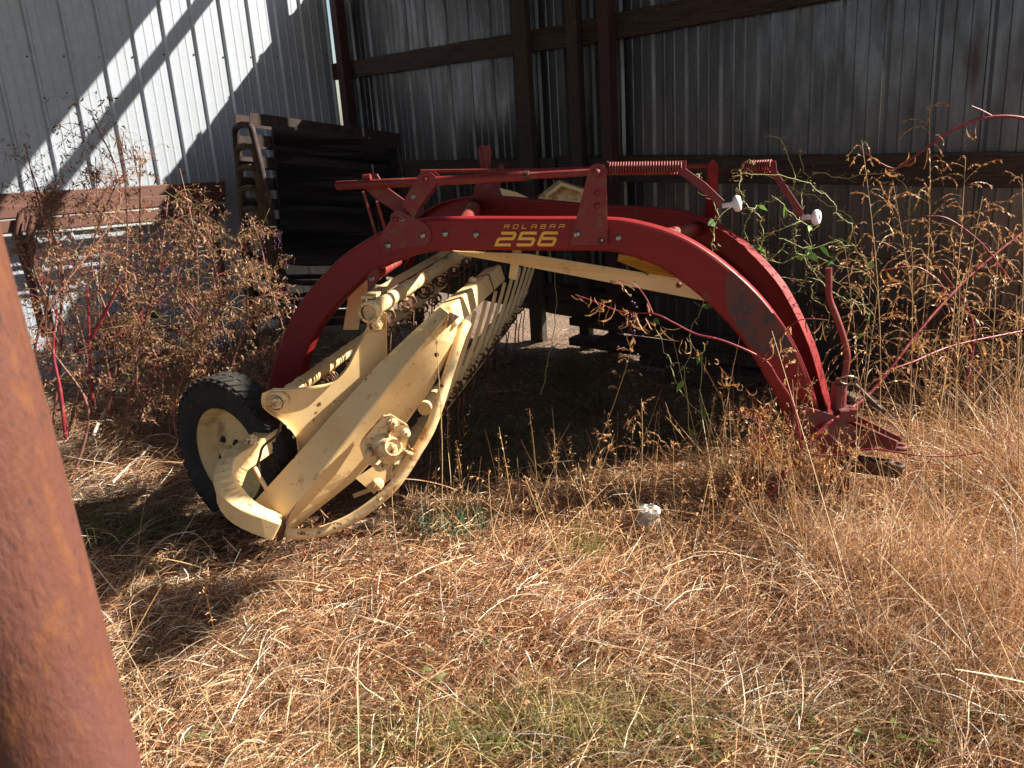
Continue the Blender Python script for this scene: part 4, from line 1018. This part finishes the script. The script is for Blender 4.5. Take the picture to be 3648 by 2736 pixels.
for (b_, t_, lab, nb, fr) in stk:
    bb = at(*b_); bb.z = 0; panicle('seed_stalk', bb, at(*t_), lab, branches=nb, frac=fr, blen=(.05, .12), group='single dry stalks in the grass')
# loose long straws lying on the mat (stuff)
ls = RB(); N = 340
x = rng.uniform(-1.6, 2.6, N); y = rng.uniform(1.5, 3.4, N); az = rng.uniform(0, 6.28, N); el = rng.normal(.35, .35, N)
k = fg(x, y) & inview(x, y) & bare(x, y); x = x[k]; y = y[k]; az = az[k]; el = el[k]; N = len(x)
ls.ribbons(np.stack([x, y, gh(x, y)+.05+.05*rng.random(N)], 1), np.stack([np.cos(az)*np.cos(el), np.sin(az)*np.cos(el), np.sin(el)], 1), rng.uniform(.25, .6, N), rng.uniform(.0014, .0028, N), pal(N, [(.72, .54, .34), (.60, .38, .19), (.48, .28, .12)], [2, 3, 2]), n=8, droop=rng.uniform(.1, .7, N), wig=.06, zmin=.05, prof=[1]*8+[.5])
def upright(N, xr, yr, cond, Lr):
    x = rng.uniform(*xr, N); y = rng.uniform(*yr, N); k = cond(x, y) & inview(x, y); x = x[k]; y = y[k]; N = len(x)
    az = rng.uniform(0, 6.28, N); el = np.clip(rng.normal(1.25, .22, N), .5, 1.57)
    D = np.stack([np.cos(az)*np.cos(el), np.sin(az)*np.cos(el), np.sin(el)], 1); L_ = rng.uniform(*Lr, N)
    pp = ls.ribbons(np.stack([x, y, gh(x, y)], 1), D, L_, rng.uniform(.0017, .003, N), pal(N, [(.52, .30, .13), (.40, .21, .09), (.66, .45, .24)], [3, 2, 2]), n=8, droop=rng.uniform(0, .35, N), wig=.09, prof=[1]*7+[.7, .5])
    S_ = []; SD = []
    for i in np.where(rng.random(N) < .6)[0]:
        for j in range(16):
            t = rng.random()**.8; a = pp[i, 5]+(pp[i, 8]-pp[i, 5])*t; S_.append(a+rng.normal(0, .006, 3)); SD.append(rng.normal(0, .6, 3)+np.array([0, 0, .3]))
    S_ = np.array(S_); ls.ribbons(S_, np.array(SD), rng.uniform(.008, .018, len(S_)), rng.uniform(.002, .0045, len(S_)), pal(len(S_), [(.56, .30, .13), (.68, .42, .2), (.4, .2, .08)], [2, 2, 1]), n=3, wig=.2, prof=[.4, 1, .8, .1])
upright(260, (-.5, 1.2), (2.5, 3.5), lambda x, y: fg(x, y) & bare(x, y), (.18, .48))
upright(520, (.8, 3.0), (2.0, 4.2), lambda x, y: fg(x, y) & bare(x, y), (.3, .75))
upright(120, (-1.2, 2.4), (1.5, 2.6), lambda x, y: fg(x, y) & bare(x, y), (.12, .35))
ls.build('loose_straws', M['straw'], kind='stuff')

# --- dried leafy weeds ----------------------------------------------------
DRYLEAF = [(.25, .12, .06), (.34, .18, .09), (.17, .08, .045), (.42, .26, .14), (.11, .06, .035)]
def hanging_leaves(rb, P0, Lr=(.012, .050), wr=(.003, .010), cols=DRYLEAF, wts=(3, 3, 2, 2, 2)):
    P0 = np.asarray(P0); N = len(P0)
    D = np.stack([rng.normal(0, .6, N), rng.normal(0, .6, N), rng.normal(-.7, .5, N)], 1)
    rb.ribbons(P0, D, rng.uniform(*Lr, N), rng.uniform(*wr, N), pal(N, cols, wts, .2), n=4, droop=.9, wig=.5, curl=1.6, prof=[.25, .8, 1, .7, .1])
def bush(name, base, top, spread, label, cat, group=None, stems=1, branches=26, leaves=26, stemmat='weedstem', cols=DRYLEAF, wts=(3, 3, 2, 2, 2), r0=.009, blen=(.15, .4), fr=(.25, 1), clust=6, berries=0, droop=1.2, greeny=0.0, up=.5):
    base = V(base); top = V(top); T = thing(name, base, label, cat, group)
    ms = MB(); P0 = []; 
    d = top-base; ctrl = [base, base+d*.35+V((random.uniform(-1, 1), random.uniform(-1, 1), 0))*spread*.18, base+d*.7+V((random.uniform(-1, 1), random.uniform(-1, 1), 0))*spread*.22, top]
    path = interp(ctrl, 5); m = len(path)
    ms.tube(path, [r0*(1-.72*i/(m-1)) for i in range(m)], 7, caps=False)
    ms.build('stem', M[stemmat], T)
    N = branches; t = rng.uniform(fr[0], fr[1], N); P1 = np.array([np.array(path[min(m-1, int(a*(m-1)))]) for a in t])
    az = rng.uniform(0, 6.28, N); el = rng.uniform(up-.5, up+.6, N); D = np.stack([np.cos(az)*np.cos(el), np.sin(az)*np.cos(el), np.sin(el)], 1)
    tw = RB(); c = pal(N, [(.24, .11, .06), (.26, .025, .04), (.34, .20, .10)], [3, 5, 3])
    Lb = rng.uniform(*blen, N)*spread
    pp = tw.ribbons(P1, D, Lb, .0045, c, n=6, droop=rng.uniform(.2, droop, N), wig=.35, prof=[1, .9, .8, .7, .6, .5, .4])
    # second order twigs
    N2 = N*7; id_ = rng.integers(0, N, N2); kk = rng.integers(2, 7, N2); Q = pp[id_, kk]; az = rng.uniform(0, 6.28, N2); el = rng.uniform(-.6, 1.2, N2)
    D2 = np.stack([np.cos(az)*np.cos(el), np.sin(az)*np.cos(el), np.sin(el)], 1)
    c2 = pal(N2, [(.28, .14, .07), (.40, .25, .12), (.26, .26, .08), (.25, .03, .045)], [3, 3, greeny*6+.3, 2])
    p2 = tw.ribbons(Q, D2, rng.uniform(.04, .16, N2)*min(1, spread*1.5), .0022, c2, n=4, droop=rng.uniform(.2, 1.5, N2), wig=.4, prof=[1, .9, .8, .7, .5])
    tw.build('twigs', M['leaf'], T, kind='stuff')
    allp = np.concatenate([pp[:, 2:].reshape(-1, 3), p2[:, 1:].reshape(-1, 3)])
    NL = leaves*branches
    k = rng.integers(0, len(allp), NL); lf = RB(); hanging_leaves(lf, allp[k]+rng.normal(0, .008, (NL, 3)), cols=cols, wts=wts)
    # seed clusters at tips
    tips = np.concatenate([p2[:, -1], pp[:, -1]]); kk = rng.integers(0, len(tips), NL//3)
    C_ = tips[kk]+rng.normal(0, .009, (len(kk), 3))
    lf.ribbons(C_, rng.normal(0, 1, (len(kk), 3)), rng.uniform(.006, .013, len(kk)), rng.uniform(.005, .010, len(kk)), pal(len(kk), [(.22, .15, .10), (.33, .24, .16), (.12, .08, .05)], [2, 2, 1]), n=2, prof=[.4, 1, .4])
    lf.build('withered_leaves', M['leaf'], T, kind='stuff')
    if berries:
        bm = MB()
        for i in range(berries):
            b0 = V(tips[rng.integers(0, len(tips))])
            for j in range(9):
                c_ = b0+V((random.uniform(-.008, .008), random.uniform(-.008, .008), -.009*j))
                bm.lathe(c_, (0, 0, 1), [(.0002, -.004), (.0036, -.002), (.004, .001), (.002, .0036), (.0002, .004)], 5)
        bm.build('berries', M['berry'], T, kind='stuff')
    return T
GB = 'withered weeds along the left wall'
def gpx(px, py, Y=None):
    p = at(px, py, Y); return V((p.x, p.y, 0))
BK = dict(group=GB)
bush('withered_weed', at(120, 1500, 4.4)*1, at(330, 420, 4.9), .9, 'tallest grey-brown withered weed against the sunlit left wall', 'weed', branches=24, leaves=20, up=.8, **BK)
for (bx, by, bY), (tx, ty_, tY), sp_, lab, kw in [
    ((200, 1380, 4.6), (210, 640, 4.8), .75, 'dark red stemmed withered weed at the far left by the post', dict(branches=26, leaves=22)),
    ((330, 1350, 4.7), (420, 640, 4.9), .7, 'bushy withered weed with red stem left of centre of the thicket', dict(branches=28, leaves=24, berries=6)),
    ((470, 1400, 4.6), (600, 700, 4.8), .7, 'withered pokeweed with purple berries in the middle of the left thicket', dict(branches=30, leaves=26, berries=16, greeny=.6)),
    ((560, 1420, 4.4), (760, 720, 4.5), .6, 'withered pokeweed reaching right with yellow green twigs', dict(branches=26, leaves=20, berries=14, greeny=1.0)),
    ((700, 1380, 4.3), (740, 860, 4.3), .5, 'pale brown withered weed with dense hanging leaves, right of the thicket', dict(branches=26, leaves=30)),
    ((820, 1370, 4.2), (880, 960, 4.2), .5, 'light tan dry weed right behind the rake wheel', dict(branches=28, leaves=34, cols=[(.38, .21, .11), (.46, .29, .16), (.29, .15, .075), (.2, .1, .06), (.52, .36, .22)])),
    ((620, 1450, 4.1), (640, 1030, 4.15), .5, 'low brown withered weed above the green tuft', dict(branches=26, leaves=34)),
    ((420, 1500, 4.2), (400, 980, 4.3), .6, 'brown withered weed with drooping leaves low in the left thicket', dict(branches=24, leaves=26)),
    ((220, 1580, 3.9), (180, 1000, 4.0), .5, 'short red stemmed weed right of the rusty post', dict(branches=14, leaves=14)),
    ((300, 1300, 4.8), (90, 520, 5.1), .6, 'thin withered weed leaning left over the steel channels', dict(branches=16, leaves=12)),
    ((520, 1330, 4.9), (500, 560, 5.2), .6, 'upright withered weed with seed clusters before the lit wall', dict(branches=18, leaves=14, up=.8)),
    ((860, 1330, 4.6), (900, 780, 4.6), .5, 'withered weed with drooping purple berry tips beside the rack stack', dict(branches=26, leaves=18, berries=12, greeny=1.0)),
    ((930, 1330, 4.3), (960, 1020, 4.3), .42, 'dry weed with pale seed clusters closest to the arched frame', dict(branches=24, leaves=26, cols=[(.38, .21, .11), (.46, .29, .16), (.29, .15, .075), (.2, .1, .06), (.52, .36, .22)])),
    ((700, 1320, 4.6), (640, 600, 4.8), .55, 'tall thin withered weed with seed clusters at the edge of the wall shadow', dict(branches=22, leaves=14, up=.8)),
    ((180, 1300, 4.7), (160, 740, 4.8), .7, 'dense dark withered weed low behind the rusty post', dict(branches=26, leaves=26)),
    ((500, 1360, 4.5), (480, 860, 4.5), .65, 'dense brown withered weed filling the middle of the thicket', dict(branches=28, leaves=28)),
    ((380, 1300, 4.9), (340, 560, 5.1), .75, 'wide airy withered weed in front of the diagonal wall shadow', dict(branches=26, leaves=10, up=.8)),
    ((130, 1300, 4.7), (110, 600, 4.9), .65, 'airy dead weed rising from behind the post', dict(branches=22, leaves=12, up=.7)),
    ((450, 1280, 5.1), (430, 500, 5.3), .5, 'thin dead umbel weed standing highest before the bright wall panels', dict(branches=16, leaves=9, up=.9)),
    ]:
    b0 = at(bx, by, bY); b0.z = 0
    bush('withered_weed', b0, at(tx, ty_, tY), sp_, lab, 'weed', **{**BK, **kw})
# crimson bare pokeweed stalks standing in the left thicket
for (pts_, lab) in ((((235, 1560, 3.9), (215, 1390, 3.95), (190, 1250, 4.0), (205, 1100, 4.05)), 'short thick crimson pokeweed stalk nearest the rusty post'),
                    (((330, 1440, 4.2), (322, 1330, 4.2), (318, 1200, 4.25), (312, 1020, 4.3)), 'crimson pokeweed stalk standing upright in the left thicket'),
                    (((320, 1210, 4.1), (370, 1120, 4.1), (400, 1060, 4.1), (430, 1000, 4.1)), 'crimson stem slanting to the right in the left thicket')):
    q_ = [at(*p) for p in pts_]
    T = thing('pokeweed_stalk', V((q_[0].x, q_[0].y, 0)), lab, 'weed stalk')
    q4 = interp(q_, 4); MB().tube(q4, [.0105*(1-.75*(i/(len(q4)-1))**1.5) for i in range(len(q4))], 8).build('stem', M['pokestem'], T)

# right-hand pokeweed with long red branches
PW = thing('pokeweed', V((at(3560, 1500, 3.7).x, 3.7, 0)), 'pokeweed with long crimson branches arching in from the right edge', 'weed')
def redbranch(pts, r0, r1, par, leaves=10, lc=((.40, .19, .06), (.5, .27, .1), (.3, .13, .05)), Lr=(.04, .10)):
    q_ = interp([at(*p) for p in pts], 5); m = len(q_)
    MB().tube(q_, [r0+(r1-r0)*i/(m-1) for i in range(m)], 7, caps=True).build('branch', M['pokestem'], par)
    if leaves:
        rb = RB(); P0 = np.array([np.array(q_[rng.integers(2, m)]) for _ in range(leaves)])
        N = leaves; rb.ribbons(P0, np.stack([rng.normal(0, .4, N), rng.normal(0, .4, N), -np.ones(N)], 1), rng.uniform(*Lr, N), rng.uniform(.004, .014, N), pal(N, lc, [1]*len(lc)), n=7, wig=.5, curl=1.0, prof=[.2, .5, 1, .7, 1, .6, .8, .1])
        rb.build('withered_leaves', M['leaf'], par, kind='stuff')
redbranch([(3700, 450, 3.6), (3640, 420, 3.6), (3540, 415, 3.6), (3440, 440, 3.6), (3340, 500, 3.6), (3260, 555, 3.6), (3180, 600, 3.6), (3060, 530, 3.6)], .0075, .003, PW, 7, Lr=(.08, .16))
redbranch([(3540, 418, 3.6), (3500, 395, 3.6), (3460, 378, 3.6)], .004, .003, PW, 0)
redbranch([(3100, 1900, 3.0), (2960, 1500, 3.1), (3100, 1400, 3.2), (3250, 1210, 3.3), (3360, 1080, 3.4), (3480, 960, 3.5), (3640, 830, 3.6)][1:], .0075, .0045, PW, 8)
redbranch([(2700, 1820, 2.95), (2860, 1600, 3.05), (2960, 1500, 3.1)], .014, .009, PW, 6)
redbranch([(3440, 1380, 3.4), (3470, 1200, 3.45), (3440, 1080, 3.5), (3380, 1000, 3.5), (3330, 930, 3.5)], .006, .003, PW, 6)
redbranch([(3600, 1000, 3.5), (3500, 870, 3.5), (3380, 780, 3.5), (3300, 770, 3.5)], .004, .002, PW, 6)
redbranch([(3380, 1060, 3.4), (3340, 1000, 3.4), (3260, 950, 3.4), (3140, 965, 3.4)], .005, .003, PW, 10)
redbranch([(3640, 1180, 3.5), (3400, 1230, 3.4), (3250, 1290, 3.3), (3130, 1330, 3.25)], .005, .004, PW, 5)
redbranch([(3500, 1610, 2.9), (3380, 1625, 2.9), (3250, 1620, 2.9), (3100, 1600, 2.95), (2950, 1625, 2.98), (2860, 1600, 3.0), (2850, 1540, 3.0)], .0035, .004, PW, 3)
PW2 = thing('pokeweed', V((at(2850, 1600, 2.98).x, 2.98, 0)), 'bare crimson pokeweed branch reaching left under the arch', 'weed')
redbranch([(2850, 1560, 2.98), (2820, 1430, 3.0), (2770, 1350, 3.0), (2720, 1280, 3.0), (2580, 1215, 3.02), (2480, 1190, 3.04), (2400, 1150, 3.06), (2330, 1118, 3.08), (2220, 1112, 3.1), (2120, 1075, 3.12), (2050, 1050, 3.14)], .0055, .002, PW2, 0)
redbranch([(2325, 1115, 3.08), (2300, 1060, 3.1), (2262, 1015, 3.1), (2205, 998, 3.1)], .003, .0015, PW2, 5)
redbranch([(2720, 1275, 3.0), (2780, 1200, 3.0), (2850, 1140, 3.0), (2950, 1140, 3.0)], .003, .0015, PW2, 8)
redbranch([(2235, 1110, 3.08), (2245, 1160, 3.08), (2255, 1200, 3.08)], .0022, .001, PW2, 6)
cr = RB(); N = 60; tt = rng.random(N); P0 = np.array([np.array(at(2050+800*a, 1050+520*a**1.6, 3.05)) for a in tt])
cr.ribbons(P0, np.stack([rng.normal(0, .6, N), rng.normal(0, .4, N), -np.ones(N)], 1), rng.uniform(.04, .13, N), rng.uniform(.002, .008, N), pal(N, [(.42, .2, .07), (.55, .32, .13), (.3, .13, .06)], [1, 1, 1]), n=8, wig=.5, curl=2.0, prof=[.2, .5, 1, .6, 1, .7, .8, .5, .1])
cr.build('withered_leaves', M['leaf'], PW2, kind='stuff')
bm = MB()
for i in range(34):
    c_ = at(2250+random.gauss(0, 22), 1150+random.gauss(0, 45), 3.08); bm.lathe(c_, (0, 0, 1), [(.0002, -.0045), (.004, -.002), (.0045, .001), (.0002, .0045)], 6)
bm.build('berries', M['berry'], PW2, kind='stuff')
# dry clump of brown leaves at the hitch
bb = at(2700, 1800, 3.0); bb.z = 0
bush('withered_weed', bb, at(2680, 1480, 3.05), .45, 'rust coloured withered weed at the foot of the arch, left of the hitch', 'weed', branches=26, leaves=22, cols=[(.45, .20, .06), (.55, .28, .09), (.35, .14, .05), (.62, .36, .15), (.2, .1, .05)], stemmat='pokestem')
bb = at(2880, 1880, 2.95); bb.z = 0
bush('withered_weed', bb, at(2850, 1640, 2.98), .4, 'low rust coloured weed in front of the jack foot', 'weed', branches=22, leaves=22, cols=[(.45, .20, .06), (.55, .28, .09), (.35, .14, .05), (.62, .36, .15), (.2, .1, .05)])

# green vines right of the arch
def vine(label, starts, N, Lr, group='green vines climbing beside the rake'):
    T = thing('vine', V((at(2900, 1500, 3.4).x+random.uniform(-.1, .1), 3.4, 0)), label, 'vine', group)
    rb = RB(); P0 = []; D = []
    vm = MB()
    lp = []
    for pts_ in starts:
        q_ = interp([at(*p) for p in pts_], 7); wv = V((0, 0, 0)); q2 = []
        for p in q_:
            wv = wv*.8+V((random.gauss(0, .006), random.gauss(0, .006), random.gauss(0, .006))); q2.append(p+wv)
        q_ = q2; vm = MB(); vm.tube(q_, .0018, 4, caps=False); vm.build('stem', M['vinegreen'], T); lp += q_
    lp = np.array([np.array(p) for p in lp]); k = rng.integers(0, len(lp), N*3)
    az = rng.uniform(0, 6.28, N*3)
    rb.ribbons(lp[k], np.stack([np.cos(az), np.sin(az), rng.normal(0, .6, N*3)], 1), rng.uniform(.015, .05, N*3), .0017, pal(N*3, [(.26, .28, .09), (.35, .25, .10), (.4, .32, .16)], [2, 1, 1]), n=3, wig=.5, prof=[1, 1, 1, 1])
    k = rng.integers(0, len(lp), N*2); k = k//9*9; rb.ribbons(lp[k]+rng.normal(0, .010, (N*2, 3)), rng.normal(0, 1, (N*2, 3)), rng.uniform(.006, .016, N*2), rng.uniform(.003, .007, N*2), pal(N*2, [(.42, .28, .14), (.3, .15, .07)], [1, 1]), n=2, prof=[.5, 1, .3])
    rb.build('tendrils', M['leaf'], T, kind='stuff')
    lf = MB
    k = rng.integers(0, len(lp), 9)
    for i in k:
        r2 = RB(); r2.ribbons(lp[i:i+1], np.array([[random.uniform(-1, 1), random.uniform(-1, .2), random.uniform(-.8, .2)]]), [random.uniform(.035, .06)], [random.uniform(.018, .032)], pal(1, [(.10, .22, .04), (.16, .30, .06)], [1, 1]), n=5, droop=.9, prof=[.15, .8, 1, .8, .45, .03])
        r2.build('leaf', M['leaf'], T)
    return T
M['vinegreen'] = mat('vine_stem', (.26, .28, .09), .5, 0, [((.33, .2, .08), 40, .55, .65, .6)])
vine('tangled green vine hanging beside the two white knobs', [
    [(2670, 570, 3.5), (2640, 600, 3.5), (2620, 680, 3.45), (2640, 720, 3.45), (2560, 800, 3.4), (2540, 900, 3.4)],
    [(2840, 540, 3.6), (2870, 620, 3.6), (2860, 700, 3.55), (2850, 780, 3.5), (2760, 830, 3.5), (2700, 900, 3.5), (2760, 980, 3.5), (2900, 1010, 3.5)],
    [(2600, 640, 3.45), (2720, 620, 3.45), (2900, 680, 3.45), (3000, 770, 3.45), (3030, 850, 3.45), (2980, 920, 3.45), (2900, 960, 3.45)],
    [(2650, 720, 3.5), (2720, 790, 3.5), (2700, 860, 3.5), (2780, 930, 3.5), (2920, 930, 3.5), (3080, 980, 3.5)],
    [(2740, 480, 3.6), (2800, 560, 3.6), (2830, 660, 3.55), (2760, 720, 3.55), (2680, 740, 3.5), (2660, 830, 3.5), (2720, 900, 3.5), (2800, 860, 3.5)],
    [(2480, 620, 3.4), (2540, 700, 3.4), (2560, 780, 3.4), (2540, 880, 3.4), (2560, 960, 3.4)],
    [(2760, 700, 3.5), (2840, 760, 3.5), (2900, 840, 3.5), (2870, 920, 3.5), (2940, 990, 3.5), (3060, 1040, 3.5), (3120, 1120, 3.5)]], 70, (.05, .1))
vine('green vine looping over the jack lever at the right', [
    [(2700, 620, 3.6), (2850, 690, 3.6), (2950, 720, 3.6), (3040, 800, 3.6), (3060, 900, 3.6), (3140, 930, 3.6)],
    [(2700, 850, 3.5), (2730, 960, 3.5), (2820, 1050, 3.45), (2900, 1000, 3.45), (3000, 1060, 3.4), (3080, 1120, 3.4)],
    [(2900, 620, 3.7), (3000, 640, 3.7), (3180, 620, 3.7), (3240, 680, 3.7), (3240, 780, 3.7)],
    [(3000, 1070, 3.4), (3060, 1080, 3.4), (3100, 1140, 3.4), (3080, 1200, 3.4)],
    [(2850, 800, 3.5), (2840, 900, 3.5), (2900, 980, 3.5), (2880, 1060, 3.5), (2960, 1120, 3.5), (2940, 1220, 3.5)],
    [(2780, 850, 3.5), (2880, 880, 3.5), (3000, 860, 3.5), (3080, 900, 3.5), (3090, 1000, 3.5), (3030, 1080, 3.5)]], 60, (.05, .1))
vine('thin green vine stems hanging under the right side of the arch', [
    [(2500, 1000, 3.3), (2490, 1100, 3.3), (2460, 1250, 3.25), (2450, 1400, 3.2), (2445, 1600, 3.15), (2450, 1680, 3.1)],
    [(2330, 1140, 3.3), (2370, 1260, 3.3), (2430, 1380, 3.25), (2500, 1500, 3.2), (2560, 1620, 3.1), (2580, 1720, 3.05)],
    [(2510, 1220, 3.3), (2500, 1400, 3.3), (2490, 1600, 3.2), (2500, 1760, 3.1)],
    [(1960, 900, 4.0), (1990, 1080, 3.9), (1960, 1250, 3.8), (1930, 1400, 3.7)]], 22, (.05, .1))
# bleached twigs on the ground at left
for k, (pts_, lab) in enumerate([(((330, 1560, .05), (360, 1490, .05), (430, 1380, .06), (480, 1330, .05), (455, 1250, .2)), 'thick bleached crooked stem lying on the bare soil at left'),
                                 (((400, 1720, .03), (460, 1660, .04), (540, 1590, .06)), 'straight white twig lying left of the wheel'),
                                 (((345, 1420, .03), (355, 1360, .10), (362, 1325, .14)), 'short pale twig standing by the bleached stem')]):
    q_ = [atz(*p) for p in pts_]; T = thing('bleached_twig', V((q_[0].x, q_[0].y, 0)), lab, 'twig')
    MB().tube(interp(q_, 4), [.010, .007, .006][k], 6).build('twig_wood', M['twig'], T)
sw = MB()
for i in range(60):
    px = random.uniform(180, 620); py = random.uniform(1300, 1800); p = atz(px, py, .02); a = random.uniform(0, 6.28); L_ = random.uniform(.06, .22)
    sw.tube([p, p+V((math.cos(a), math.sin(a), .1))*L_*.5+V((0, 0, .01)), p+V((math.cos(a+.2), math.sin(a+.2), .05))*L_], [.003, .0025, .0015], 4)
sw.build('twig_litter', M['twig'], kind='stuff')
